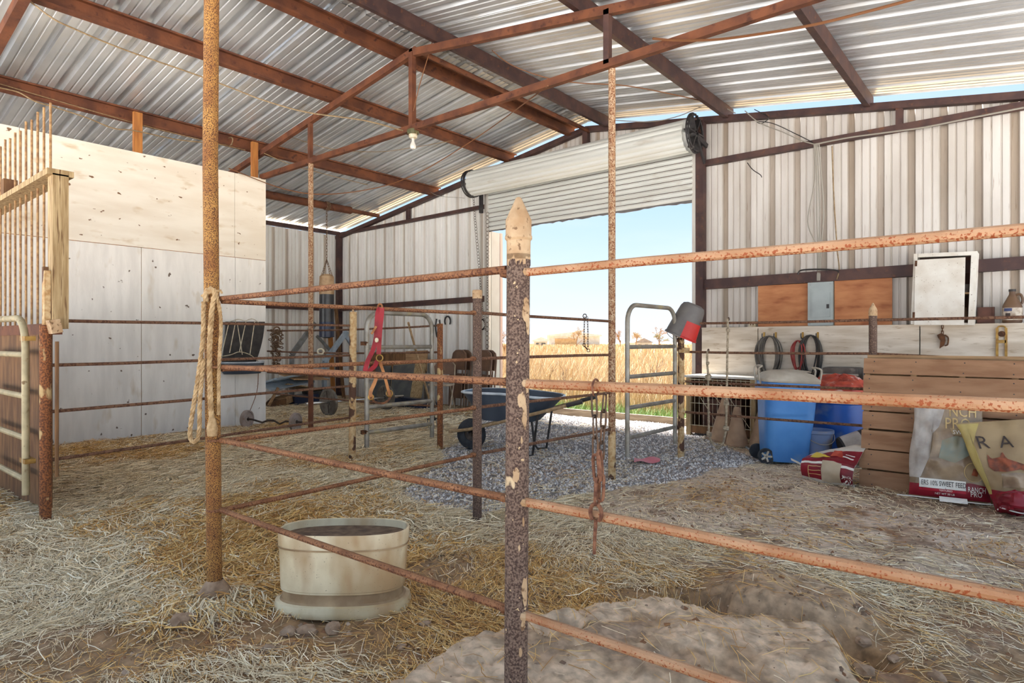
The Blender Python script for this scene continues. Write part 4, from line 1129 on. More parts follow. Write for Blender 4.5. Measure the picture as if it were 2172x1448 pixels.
c = onZ(946, 870, 0); chair('beige folding chair standing open between the gate and wheelbarrow', (c.x+.1, c.y-.2, gz(c.x,c.y)), .5, False)
def horseshoe(px, py, label, ang):
    c = onY(px, py, 8.32); mb = MB(); pts = []
    for a in np.linspace(-2.3, 2.3, 18): pts.append(c + Vector((math.sin(a+ang)*.075, -.008, math.cos(a+ang)*.09)))
    tag(mb.tube(pts, [.012]+[.016]*16+[.012], 6).build('horseshoe', 'black_steel'), label, 'horseshoe', 'horseshoes on the gable wall')
horseshoe(950, 681, 'dark horseshoe hung on the wall right of the grey gate', 0)
horseshoe(1023, 688, 'dark horseshoe hung sideways on the wall near the door jamb', 1.8)
t = thing('hanging_strap', 'dark looped strap hung on the corner of the left grey gate', 'strap', onX(929,690,-5.25))
ribbon([onX(926,676,-5.23), onX(924,695,-5.22), onX(928,715,-5.22), onX(934,700,-5.22), onX(932,678,-5.23)], .02).build('loop', 'black_rubber', t)
t = thing('gate_chain', 'short chain and snap tied round the left gate and rusty post', 'chain', onX(936,790,-5.2))
for P in link_chain(None, [onX(928,776,-5.19), onX(934,792,-5.17), onX(942,788,-5.15), onX(940,778,-5.15)], .035, .012, .0045): MB().tube(P, .0045, 5, closed=True).build('link', 'chain', t)

# ------------------------------------------------------------------ wheelbarrow
wbp = onZ(1000, 952, 0); wb_ang = math.atan2(.42, 1.2)
t = thing('wheelbarrow', 'dark blue-grey wheelbarrow parked on the gravel behind the fence', 'wheelbarrow', (wbp.x, wbp.y, gz(wbp.x,wbp.y)), wb_ang)
RX90 = Matrix.Rotation(math.pi/2, 3, 'X')
w_ = MB().lathe([(.07,-.035),(.12,-.045),(.16,-.035),(.175,0),(.16,.035),(.12,.045),(.07,.035),(.07,-.035)], (0,0,.175), RX90, 32).build('wheel', 'tire', t, local=True)
MB().lathe([(0,-.03),(.03,-.03),(.03,-.012),(.1,-.02),(.1,.02),(.03,.012),(.03,.03),(0,.03)], (0,0,.175), RX90, 24, sx=.72, sy=.72).build('hub', 'bar_dark', w_, local=True)
def tray(u, v, k=0.0):
    # u across (-1..1 via ring param), v bottom->top
    a = 2*math.pi*u; ct, st = math.cos(a), math.sin(a); g = (abs(ct)**4+abs(st)**4)**-.25
    L0, W0 = .30-k, .22-k; L1, W1 = .52-k, .33-k
    x = .48+.04*v + (L0+(L1-L0)*v)*ct*g + (-.04*v if ct < 0 else .0); y = (W0+(W1-W0)*v)*st*g
    return Vector((x, y, .36+.30*v - .05*v*max(0, ct) + (k*.6)))
mb = MB().grid(lambda u, v: tray(u, v), 32, 5); ring = [tray(i/32, 0) for i in range(32)]; mb.add(ring, [tuple(range(32))])
mb.grid(lambda u, v: tray(u, v, .012), 32, 5); mb.add([tray(i/32, 0, .012) for i in range(32)], [tuple(range(32))])
mb.build('tray', 'barrow', t, local=True)
MB().tube([tray(i/32, 1) for i in range(32)], .014, 7, closed=True).build('rim', 'barrow_rim', t, local=True)
for s_ in (-1, 1):
    MB().tube([(-.22,s_*.06,.20), (.0,s_*.07,.235), (.35,s_*.20,.33), (.9,s_*.27,.48), (1.32,s_*.29,.60)], .018, 8).build('handle', 'wood_handle', t, local=True)
    MB().tube([(1.18,s_*.285,.56), (1.34,s_*.29,.605)], .022, 8).build('grip', 'black_rubber', t, local=True)
    MB().tube([(.62,s_*.24,.38), (.66,s_*.24,.06), (.70,s_*.24,.015), (.80,s_*.24,.03), (.86,s_*.25,.45)], .013, 7).build('leg', 'black_steel', t, local=True)
MB().beam((-.22,-.09,.2), (-.22,.09,.2), .04, .03).build('nose_bar', 'wood_handle', t, local=True)
MB().tube([(0,-.1,.2), (0,.1,.2)], .01, 6).build('axle', 'black_steel', t, local=True)

# ------------------------------------------------------------------ outside
def blades(name, P, hgt, wid, colr, m, lean=.3, segs=2):
    n = len(P); a = RNG.uniform(0, 2*math.pi, n); l = RNG.uniform(0, lean, n)*hgt; la = RNG.uniform(0, 2*math.pi, n)
    wx_, wy_ = np.cos(a)*wid/2, np.sin(a)*wid/2; Vs = []
    for k in range(segs+1):
        t = k/segs; cx = P[:,0]+np.cos(la)*l*t*t; cy = P[:,1]+np.sin(la)*l*t*t; cz = P[:,2]+hgt*t*(1-.15*t)
        w = (1-t*.8); Vs.append(np.stack([cx-wx_*w, cy-wy_*w, cz], 1)); Vs.append(np.stack([cx+wx_*w, cy+wy_*w, cz], 1))
    A = np.stack(Vs, 1).reshape(-1, 3); kk = 2*(segs+1); b = np.arange(n)*kk
    Fc = np.concatenate([np.stack([b+2*i, b+2*i+1, b+2*i+3, b+2*i+2], 1) for i in range(segs)])
    return np_mesh(name, A, Fc, m, np.repeat(colr, kk, 0))
def field_pts(n, y0, y1, pw=1.0):
    t = RNG.uniform(0, 1, n)**pw; Y = y0 + (y1-y0)*t
    X = RNG.uniform(-.98, -.36, n)*Y + RNG.uniform(-1.2, 1.2, n)
    return np.stack([X, Y, np.full(n, -.06)], 1)
gold = np.array([S(190,170,136), S(178,152,114), S(162,136,100), S(200,186,158), S(140,116,86)])
P = field_pts(26000, 9.7, 34, 1.5); hh = .35 + .55*fbm(P[:,0]*.6, P[:,1]*.6, 3, 71) + RNG.uniform(-.15, .25, len(P))
o = blades('dry_grass', P, hh, .006+.0007*P[:,1], gold[RNG.integers(0, 5, len(P))]*RNG.uniform(.85, 1.1, (len(P), 1)), 'dry_grass', .45)
tag(o, 'tall dry golden grass growing just beyond the doorway', 'grass', kind='stuff')
P = field_pts(16000, 34, 150, 1.2); hh = .5 + .5*RNG.uniform(0, 1, len(P))
o = blades('dry_grass', P, hh, .012*P[:,1]**.6, gold[RNG.integers(0, 4, len(P))], 'dry_grass', .4, 1)
tag(o, 'distant dry golden grass far out in the field', 'grass', kind='stuff')
P = field_pts(9000, 8.62, 10.4, 1.3); grn = np.array([S(92,128,66), S(116,146,84), S(78,112,56), S(142,150,104)])
o = blades('green_grass', P, RNG.uniform(.08, .26, len(P)), np.full(len(P), .011), grn[RNG.integers(0, 4, len(P))], 'green_grass', .6)
tag(o, 'short green grass along the outside of the doorway', 'grass', kind='stuff')

def bare_tree(name, px, D, hpx, label, cat='tree', m='tree_bark', seed=1, spread=.8, thick=1.0, group='trees far out in the field', twigs=5, leaf=None, gz0=-.06):
    b = dep(px, 724, D); b.z = gz0; Ht = hpx/F*D*1.25 + 1.0
    rd = random.Random(seed); t = thing(name, label, cat, b, group=group); trunk = MB(); br = MB(); lf = MB()
    def grow(p, d, L_, r, lev, mb):
        q = p + d*L_; mb.tube([p, q], [r, r*.7], 5, cap=False)
        if lev <= 1 and leaf:
            if True:
                for _ in range(6):
                    c = q + Vector((rd.uniform(-1,1), rd.uniform(-1,1), rd.uniform(-1,1)))*L_*.6; s_ = L_*rd.uniform(.06,.16)
                    a = Vector((rd.uniform(-1,1), rd.uniform(-1,1), rd.uniform(-1,1))).normalized(); u, w = frame(a)
                    lf.add([c-u*s_-w*s_, c+u*s_-w*s_*.6, c+u*s_+w*s_, c-u*s_*.7+w*s_], [(0,1,2,3)])
        if lev == 0: return
        for k in range(twigs if lev < 5 else 4):
            nd = (d + Vector((rd.uniform(-1,1), rd.uniform(-1,1), rd.uniform(-.4,.5)))*spread).normalized()
            grow(p + d*L_*rd.uniform(.5,1), nd, L_*rd.uniform(.55,.75), r*.6, lev-1, br)
    grow(b, Vector((0,0,1)), Ht*.28, Ht*.016*thick, 5, trunk)
    trunk.build('trunk', m, t); br.build('branches', m, t)
    if leaf: lf.build('foliage', leaf, t, smooth=0)
    return t
bare_tree('bare_tree', 1316, 90, 48, 'small bare tree standing alone right of the long white shed', seed=3, twigs=3)
bare_tree('bare_tree', 1222, 85, 44, 'bare bushy tree in front of the long white shed', seed=5, spread=1.1, twigs=3, leaf='leaf_gold')
bare_tree('bare_tree', 1398, 120, 58, 'large bare tree rising behind the small white house', seed=8, spread=1.0, twigs=3)
bare_tree('bushy_tree', 1441, 105, 46, 'golden bushy tree at the right of the white house', seed=11, spread=1.1, leaf='leaf_gold', twigs=3)
bare_tree('bushy_tree', 1399, 100, 38, 'olive green bush beside the white house wall', seed=13, spread=1.2, leaf='leaf_olive', twigs=3)
bare_tree('bushy_tree', 1349, 100, 40, 'golden bushy tree left of the white house', seed=17, spread=1.1, leaf='leaf_gold', twigs=3)
bare_tree('bare_tree', 1070, 40, 70, 'thin bare sapling at the left edge of the doorway view', seed=19, twigs=3)

def far_box(name, label, pxl, pxr, D, hpx, roof, mw='house_white', depth=6, door=None):
    a, b = dep(pxl, 724, D), dep(pxr, 724, D); a.z = b.z = -.06; h = hpx/F*D
    t = thing(name, label, 'building', (a+b)/2); d = (b-a).normalized(); n = Vector((-d.y, d.x, 0)); W = (b-a).length
    MB().prism([(0,0),(W,0),(W,h),(0,h)], a, d, (0,0,1), n, depth).build('wall', mw, t, smooth=0)
    if roof == 'gable':
        MB().prism([(-.3,h),(W+.3,h),(W/2,h+W*.28)], a-n*.3, d, (0,0,1), n, depth+.6).build('roof', 'house_roof', t, smooth=0)
    else:
        MB().prism([(-.4,h),(W+.4,h),(W+.4,h+.25),(W*.5,h+.9),(-.4,h+.25)], a-n*.5, d, (0,0,1), n, depth+1).build('roof', 'house_white', t, smooth=0)
    for (u0, u1, v0, v1, m) in (door or []):
        MB().box(a + d*(W*(u0+u1)/2) + Vector((0,0,h*(v0+v1)/2)) - n*.04, (W*(u1-u0), .1, h*(v1-v0)), Matrix.Rotation(math.atan2(d.y, d.x), 3, 'Z')).build('opening', m, t, smooth=0)
    return t
far_box('long_shed', 'long low white shed on the horizon with a tan open front', 1164, 1272, 130, 24, 'low', door=[(.12,.55,0,.8,'house_tan')])
far_box('farmhouse', 'small white gabled house on the horizon between the trees', 1347, 1383, 115, 12, 'gable', door=[(.2,.35,.3,.7,'glass_dark'), (.6,.75,.3,.7,'glass_dark')])
rv = far_box('camper_trailer', 'small white camper trailer left of the long shed on the horizon', 1133, 1161, 118, 14, 'low', door=[(.15,.35,.4,.8,'glass_dark'), (.55,.85,.45,.8,'glass_dark'), (.2,.3,-.05,.2,'glass_dark')], depth=2.4)

def weed(px, Yd, h, seed, label):
    b = onY(px, 724, Yd); b.z = -.06; rd = random.Random(seed); mb = MB()
    def g(p, d, L_, r, lev):
        pts = [p]; dd = d.copy()
        for k in range(3):
            dd = (dd + Vector((rd.uniform(-.25,.25), rd.uniform(-.25,.25), rd.uniform(-.05,.15)))).normalized(); pts.append(pts[-1] + dd*L_/3)
        mb.tube(pts, [r, r*.85, r*.7, r*.5], 4)
        if lev:
            for k in range(4):
                i = rd.choice((1,2,3)); g(pts[i], (dd + Vector((rd.uniform(-1,1), rd.uniform(-1,1), rd.uniform(0,.8)))).normalized(), L_*.5, r*.6, lev-1)
    g(b, Vector((rd.uniform(-.2,.2), 0, 1)).normalized(), h*.6, .009, 2)
    tag(mb.build('dead_weed', 'twig'), label, 'weed', 'dead weeds outside the door')
weed(1352, 10.6, 1.15, 2, 'dark branching dead weed seen through the right tube gate')
weed(1212, 10.2, .8, 4, 'dark dead weed in the field left of the tall thin pole')
weed(1160, 10.4, .95, 6, 'dark dead weed right of the thick white-tipped post')
weed(1075, 10.0, 1.2, 9, 'dark dead weed close to the left door jamb')
weed(1395, 11.2, .9, 12, 'thin dead weed near the right side of the doorway')

# ------------------------------------------------------------------ things by the doorway and the right wall
t = thing('leash_chain', 'thin dark chain leash with a snap hung over the rail in the doorway', 'chain', onX(1243,745,XF+.02))
X2 = lambda px, py: onX(px, py, XF+.025)
for pts in ([X2(1240,672), X2(1239,702), X2(1239,735)], [X2(1246,672), X2(1247,705), X2(1247,740)]):
    for P in link_chain(None, pts, .02, .006, .0022, n=8): MB().tube(P, .0022, 4, closed=True).build('link', 'chain_dark', t)
MB().torus(X2(1239,731), .012, .003, (-ST,CT,0), 12, 5).build('ring', 'chain_dark', t)
MB().torus(X2(1248,743), .012, .003, (-ST,CT,0), 12, 5).build('ring', 'chain_dark', t)
MB().tube([X2(1240,734), X2(1246,741)], .005, 6).build('snap', 'chain_dark', t)
MB().torus(X2(1243,670)-Vector((.012,0,0)), .017, .004, (0,1,0), 12, 5).build('loop', 'chain_dark', t)

# bucket hung upside down on the post
bc = onY(1458, 680, DYp); R_ = Matrix.Rotation(TH, 3, 'Z') @ Matrix.Rotation(math.radians(22), 3, 'Y') @ Matrix.Rotation(math.radians(8), 3, 'X')
t = thing('bucket', 'grey bucket with a red lower side tipped over the gate post', 'bucket', (bc.x, bc.y, bc.z-.14))
def bk(prof, m, name, n=28, a0=0, a1=2*math.pi):
    return MB().lathe(prof, bc, R_, n, a0=a0, a1=a1).build(name, m, t)
bk([(0,.185),(.07,.182),(.108,.165),(.125,.13),(.14,.02),(.142,.0)], 'bucket_grey', 'upper_shell')
bk([(.142,.0),(.160,-.16),(.168,-.165),(.168,-.18),(.155,-.18),(.14,-.04),(.11,.14),(0,.16)], 'bucket_red', 'lower_shell')
bk([(.1435,.005),(.1615,-.16),(.170,-.165),(.170,-.182)], 'bucket_grey', 'side_patch', 14, math.pi*.7, math.pi*1.42)
P = [bc + R_ @ Vector((.15*math.cos(a), .06*math.sin(a)-.02, -.17-.06*math.sin(a))) for a in np.linspace(0, math.pi, 12)]
MB().tube(P, .003, 5).build('bail', 'wire_grey', t)

# knotted rope on the cross fence
K = lambda px, py, dy=0: onY(px, py, DYp-.03+dy)
t = thing('knotted_rope', 'knotted tan rope hanging in a loop from the cross fence rails', 'rope', K(1520,948))
rope_mb([K(1543,676), K(1544,700), K(1543,740), K(1542,800), K(1541,850), K(1540,905), K(1537,925), K(1533,940), K(1523,948), K(1510,938), K(1504,920), K(1503,880), K(1502,830), K(1502,795), K(1500,770), K(1500,745)], .0115).build('strand', 'rope_grey', t)
for px_, py_, s_ in ((1541,855,1), (1540,908,1), (1504,920,1), (1502,800,1.15), (1544,700,.7), (1524,948,.8), (1501,770,.6)):
    mb = MB()
    for k in range(3): mb.torus(K(px_,py_)+Vector((0,0,(k-1)*.012*s_)), .017*s_, .012*s_, (random.uniform(-.5,.5), random.uniform(-.5,.5), 1), 12, 6)
    mb.build('knot', 'rope_grey', t)
for px_, py_ in ((1543,676), (1500,743)):
    MB().torus(K(px_,py_)+Vector((0,.03,-.002)), .016, .005, (1,0,0), 12, 5).build('hook', 'chain_dark', t)

# ------------------------------------------------------------------ fixtures on the gable wall
b0, b1 = onY(1608, 690, 8.27), onY(1893, 600, 8.27)
t = thing('plywood_backboard', 'orange plywood board behind the breaker panel', 'board', ((b0.x+b1.x)/2, 8.27, 1.39))
xa, xb = onY(1714, 650, 8.25).x, onY(1769, 650, 8.25).x
MB().box(((b0.x+xa)/2, 8.27, (1.39+1.915)/2), (xa-b0.x-.004, .02, .525)).build('panel_half', 'ply_orange', t)
MB().box(((xb+b1.x)/2, 8.27, (1.39+1.925)/2), (b1.x-xb-.004, .02, .535)).build('panel_half', 'ply_orange', t)
t = thing('breaker_panel', 'grey electrical breaker panel with a small door on the orange plywood', 'electrical panel', ((xa+xb)/2, 8.24, 1.39))
MB().box(((xa+xb)/2, 8.25, 1.655), (xb-xa-.008, .06, .525)).build('cover', 'panel_grey', t)
xc, xd = onY(1721.5, 650, 8.21).x, onY(1760, 650, 8.21).x; zc_, zd_ = onY(1740, 672, 8.21).z, onY(1740, 620.5, 8.21).z
dd = MB().box(((xc+xd)/2, 8.214, (zc_+zd_)/2), (xd-xc, .014, zd_-zc_)).build('panel_door', 'panel_grey', t)
MB().box((xd-.02, 8.203, (zc_+zd_)/2-.02), (.028,.012,.05)).build('latch', 'black_steel', dd)
for sx_ in (xa+.03, xb-.03):
    for zz_ in (1.42, 1.89): MB().lathe([(0,-.004),(.007,-.003),(.007,.003)], (sx_, 8.218, zz_), RX90, 8).build('screw', 'black_steel', t)
o_ = onY(1597, 690, 8.28)
t = thing('power_outlet', 'small cream outlet box on the wainscot ledge left of the plywood', 'outlet', (o_.x, 8.27, 1.386))
MB().box((o_.x, 8.27, 1.425), (.09,.05,.075)).build('box', 'porcelain', t)
MB().box((o_.x-.015, 8.243, 1.425), (.012,.006,.03)).box((o_.x+.015, 8.243, 1.425), (.012,.006,.03)).build('socket', 'rust_iron', t)

# tilted white cabinet
RT = Matrix.Rotation(math.radians(2.2), 3, 'Y'); ca = onY(1932, 688, 7.98); cb = onY(2066, 688, 7.98)
cw, chh_ = cb.x-ca.x, .755; base = Vector((ca.x, 7.98, 1.388))
t = thing('wall_cabinet', 'white wooden cabinet leaning askew with its door hanging crooked', 'cabinet', ((ca.x+cb.x)/2, 8.1, 1.388))
def cbx(name, m, c, s, rot=None): return MB().box(base + RT @ Vector(c), s, RT if rot is None else RT @ rot).build(name, m, t)
cbx('back_panel', 'cabinet_in', (cw/2, .28, chh_/2), (cw, .012, chh_))
cbx('side_panel', 'white_dirty', (.012, .14, chh_/2), (.02, .28, chh_))
cbx('side_panel', 'white_dirty', (cw-.012, .14, chh_/2), (.02, .28, chh_))
cbx('top_panel', 'white_dirty', (cw/2, .14, chh_-.012), (cw-.045, .28, .02))
cbx('bottom_panel', 'white_dirty', (cw/2, .14, .012), (cw-.045, .28, .02))
cbx('face_frame', 'white_dirty', (.018, -.008, chh_/2), (.036, .016, chh_))
cbx('face_frame', 'white_dirty', (cw-.025, -.008, chh_/2), (.05, .016, chh_))
cbx('face_frame', 'white_dirty', (cw/2-.005, -.008, chh_-.02), (cw-.09, .016, .04))
cbx('shelf', 'wood_plank', (cw/2, .14, .33), (cw-.05, .26, .016))
d_ = cbx('cabinet_door', 'white_dirty', (.245, -.03, chh_/2-.035), (.435, .02, chh_-.06), Matrix.Rotation(math.radians(-1.2), 3, 'Y'))
for dz in (-.28, .27): MB().box(base + RT @ Vector((.028, -.044, chh_/2+dz)), (.02,.012,.06), RT).build('hinge', 'rust_iron', d_)
tag(MB().lathe([(0,0),(.03,0),(.032,.01),(.032,.10),(.02,.13),(.015,.16),(0,.16)], base+RT @ Vector((cw-.085,.10,.025)), None, 14).build('bottle', 'jug'), 'brown bottle inside the white cabinet behind its door edge', 'bottle')
tag(MB().lathe([(0,0),(.035,0),(.036,.01),(.036,.08),(.03,.085),(0,.085)], base+RT @ Vector((cw-.09,.10,.342)), None, 14).build('can', 'bin_grey'), 'small grey can on the shelf inside the white cabinet', 'can')
# ledge items
c = onY(2091, 686, 8.2)
tag(MB().box((c.x, 8.22, 1.388+.085), (.145,.05,.17)).box((c.x, 8.195, 1.388+.085), (.13,.012,.155)).box((c.x+.062, 8.19, 1.388+.085), (.012,.016,.17)).build('dark_box', 'cabinet_in'), 'dark brown rusty box on the ledge right of the cabinet', 'box')
c = onY(2147, 686, 8.2)
t = thing('jug', 'brown plastic gallon jug with a worn label on the ledge', 'jug', (c.x, 8.215, 1.388))
MB().lathe([(0,0),(.075,0),(.082,.012),(.082,.17),(.075,.19),(.03,.285),(.026,.30),(.026,.325),(0,.325)], (c.x, 8.215, 1.388), None, 28, sq=2.6).build('body', 'jug', t)
MB().lathe([(0,.32),(.03,.322),(.03,.345),(0,.347)], (c.x, 8.215, 1.388), None, 16).build('cap', 'black_steel', t)
MB().tube(curve([(c.x+.03,8.215,1.388+.29), (c.x+.065,8.215,1.388+.29), (c.x+.082,8.215,1.388+.24), (c.x+.074,8.215,1.388+.19)], 5), .012, 8).build('handle', 'jug', t)
MB().lathe([(.0835,.03),(.0835,.155)], (c.x, 8.215, 1.388), None, 28, sq=2.6).build('label', 'jug_label', t)
MB().lathe([(.0842,.12),(.0842,.15)], (c.x, 8.215, 1.388), None, 10, sq=2.6, a0=math.pi*1.25, a1=math.pi*1.5).build('label_print', 'ink_blue', t)
MB().lathe([(.0842,.04),(.0842,.10)], (c.x, 8.215, 1.388), None, 10, sq=2.6, a0=math.pi*1.3, a1=math.pi*1.45).build('label_print', 'print_dark', t)
# hanging iron piece and brass pulley strap
W = lambda px, py, y=YS-.015: onY(px, py, y)
t = thing('rusty_hook', 'rusty iron latch hung on a short chain below the cabinet', 'hook', W(2000,738))
for P in link_chain(None, [W(1999,690), W(1999,708)], .03, .009, .004): MB().tube(P, .004, 5, closed=True).build('link', 'rust_iron', t)
pl = [(1988,710),(1997,706),(2004,710),(2006,722),(2003,732),(1993,739),(1995,722),(1990,716)]
o0 = W(2000,720); MB().prism([((W(*p)-o0).x, (W(*p)-o0).z) for p in reversed(pl)], o0, (1,0,0), (0,0,1), (0,-1,0), .02).build('plate', 'rust_iron', t)
MB().tube(curve([W(2004,710), W(2011,716), W(2010,730), W(2004,733)], 5), .008, 6).build('loop', 'rust_iron', t)
t = thing('pulley_hanger', 'brass-coloured pulley bracket on the white wainscot at the right', 'pulley', W(2125,752))
for px_ in (2115, 2134): MB().beam(W(px_,695), W(px_,756), .022, .012, up=(0,1,0)).build('side_strap', 'brass', t)
MB().tube(curve([W(2115,697), W(2119,692), W(2130,692), W(2134,697)], 4), .008, 6).build('top_bend', 'brass', t)
MB().lathe([(0,-.014),(.03,-.014),(.024,0),(.03,.014),(0,.014)], W(2125,708,YS-.02), RX90, 20).build('wheel', 'rust_iron', t)
MB().box(W(2124,724), (.075,.012,.03)).build('cross_plate', 'brass', t)

# hose and cord coils on hooks
def coil(name, label, px0, px1, pyt, pyb, loops, m, r, seed, y=YS-.03):
    rd = random.Random(seed); t = thing(name, label, 'hose', W((px0+px1)/2, pyb, y), group='coils on the wainscot hooks')
    a, b = W(px0, pyt, y), W(px1, pyb, y); cx, wid = (a.x+b.x)/2, (b.x-a.x)/2; hgt = a.z-b.z
    for k in range(loops):
        w = wid*rd.uniform(.5,1.0); h = hgt*rd.uniform(.8,1.0); dy = rd.uniform(-.045,.02); sk = rd.uniform(-.12,.12)*wid
        pts = []
        for i in range(26):
            u = 2*math.pi*i/26; s_ = math.sin(u); z = a.z - h*(1-math.cos(u))/2
            fat = (1 + .25*math.cos(u))*.85 if math.cos(u) > 0 else .85+.15*math.cos(u)
            pts.append(Vector((cx + sk*(1-math.cos(u))/2 + w*s_*fat, y+dy+.012*math.sin(3*u+k), z)))
        MB().tube(pts, r*rd.uniform(.9,1.05), 6, closed=True).build('loop', m, t)
    return t
coil('hose_coil', 'grey hose coiled on two hooks, left of the red cord', 1601, 1664, 713, 812, 15, 'hose_grey', .0105, 1)
coil('hose_coil', 'black cord coiled on the right pair of hooks', 1693, 1748, 711, 815, 12, 'hose_black', .009, 2)
coil('hose_coil', 'red extension cord coiled between the grey hose and black cord', 1675, 1710, 722, 796, 6, 'cord_red', .006, 3, YS-.06)
for px_, lab in ((1621,'wall hook at the left end of the grey hose'), (1646,'wall hook at the right end of the grey hose'), (1703,'wall hook left of the black cord'), (1735,'wall hook right of the black cord')):
    p = W(px_, 712, YS); t = thing('wall_hook', lab, 'hook', (p.x, YS, p.z-.04), group='wall hooks')
    MB().box((p.x, YS-.004, p.z), (.022,.008,.09)).build('plate', 'brass', t)
    MB().tube([(p.x, YS-.005, p.z-.03), (p.x, YS-.07, p.z-.03), (p.x, YS-.085, p.z-.0), (p.x, YS-.08, p.z+.03)], .006, 6).build('prong', 'black_steel', t)

# ------------------------------------------------------------------ wire-fronted chest, cones
x0, x1 = -3.46, -2.50; y0, y1 = 7.66, 8.09
t = thing('wire_crate', 'white-topped wooden chest with a wire mesh front beside the doorway', 'crate', ((x0+x1)/2, (y0+y1)/2, 0))
MB().box(((x0+x1)/2, (y0+y1)/2, .755), (x1-x0+.06, y1-y0+.06, .025)).build('top_board', 'white_dirty', t)
MB().box(((x0+x1)/2, y1-.02, .38), (x1-x0, .02, .72)).build('back_panel', 'wood_brown', t)
MB().box((x0+.01, (y0+y1)/2, .38), (.02, y1-y0, .72)).build('side_panel', 'wood_brown', t)
MB().box((x1-.01, (y0+y1)/2, .38), (.02, y1-y0, .72)).build('side_panel', 'wood_brown', t)
for x in (x0+.03, x1-.12): MB().box((x, y0, .37), (.06,.05,.74)).build('corner_post', 'wood_grey', t)
MB().box(((x0+x1)/2, y0, .09), (x1-x0, .04, .10)).build('bottom_rail', 'wood_brown', t)
MB().box(((x0+x1)/2-.05, y0+.2, .3), (.5,.3,.35)).build('inner_box', 'cabinet_in', t)
for i in range(14):
    x = x0+.06+(x1-x0-.2)*i/13; MB().tube([(x, y0-.03, .13), (x, y0-.03, .73)], .0035, 5).build('wire', 'porcelain', t)
for z in (.14,.42,.60,.72): MB().tube([(x0+.05, y0-.034, z), (x1-.13, y0-.034, z)], .0045, 5).build('wire', 'porcelain', t)
for a, b in ((0,.5),(.25,.8),(.5,1.0)):
    MB().tube([(x0+.05+(x1-x0-.2)*a, y0-.036, .70), (x0+.05+(x1-x0-.2)*b, y0-.036, .16)], .004, 5).build('wire', 'porcelain', t)
def cone(label, px, py, h, tilt):
    p = onZ(px, py, 0); t = thing('traffic_cone', label, 'cone', (p.x, p.y, gz(p.x,p.y)), TH+.1, group='faded traffic cones')
    R_ = Matrix.Rotation(tilt, 3, 'Y')
    MB().lathe([(.13,.02),(.125,.03),(.04,h-.03),(.034,h),(.025,h+.004),(0,h+.004)], (0,0,0), R_, 24).build('cone_body', 'cone', t, local=True)
    MB().box(R_ @ Vector((0,0,.012)), (.27,.27,.024), R_).build('base', 'cone', t, local=True)
cone('pale faded traffic cone in front, fully visible on its square base', 1563, 945, .44, 0)
cone('taller faded traffic cone leaning behind the knotted rope', 1528, 938, .55, .12)
cone('faded traffic cone half hidden behind the big blue bin', 1612, 948, .55, .1)
tag(MB().tube([onZ(1583,948,.03), onZ(1600,960,.02)], .012, 8).build('pipe_piece', 'frame_grey'), 'short grey pipe lying on the gravel by the cones', 'pipe')

# ------------------------------------------------------------------ big blue bin
bp = onZ(1659, 985, 0); bp = bp + Vector((-.05,.2,0)); bz = gz(bp.x, bp.y)
t = thing('trash_bin', 'tall bright blue wheeled bin with a domed beige lid', 'bin', (bp.x, bp.y, bz), TH+.15)
t.rotation_euler = (0, math.radians(2.5), TH-.10)
SQ = dict(n=40, sq=4.5, sx=1, sy=.92)
MB().lathe([(.0,.03),(.19,.03),(.20,.05),(.235,.45),(.248,.70),(.252,.715)], **SQ).build('body', 'blue', t, local=True)
MB().lathe([(.250,.71),(.268,.715),(.272,.73),(.272,.80),(.264,.815),(.24,.815)], **SQ).build('rim_band', 'blue', t, local=True)
MB().lathe([(.272,.81),(.276,.82),(.276,.84),(.262,.855),(.22,.895),(.13,.925),(0,.935)], **SQ).build('lid', 'lid_grey', t, local=True)
MB().lathe([(0,.926),(.12,.917),(.15,.905)], (0.05,-.02,.012), None, 30, sx=1.2, sy=.8).build('lid_dome', 'lid_grey', t, local=True)
for s_ in (-1, 1):
    MB().tube(curve([(s_*.25,-.08,.74), (s_*.285,-.08,.82), (s_*.30,-.08,.93), (s_*.27,-.08,.96), (s_*.27,.08,.96), (s_*.30,.08,.93), (s_*.285,.08,.82), (s_*.25,.08,.74)], 4), .009, 7).build('handle', 'lid_grey', t, local=True)
w_ = MB().lathe([(.045,-.02),(.075,-.02),(.078,0),(.075,.02),(.045,.02)], (-.215,-.15,.078), RX90, 24).build('wheel', 'tire', t, local=True)
MB().lathe([(0,-.015),(.02,-.02),(.02,.02),(0,.015)], (-.215,-.15,.078), RX90, 12).build('hub', 'lid_grey', w_, local=True)
for k in range(5):
    a = 2*math.pi*k/5; MB().beam(Vector((-.215,-.165,.078)), Vector((-.215+.055*math.cos(a),-.165,.078+.055*math.sin(a))), .018, .012, up=(0,1,0)).build('spoke', 'lid_grey', w_, local=True)
w_ = MB().lathe([(0,-.02),(.075,-.02),(.078,0),(.075,.02),(0,.02)], (-.215,.15,.078), RX90, 24).build('wheel', 'tire', t, local=True)

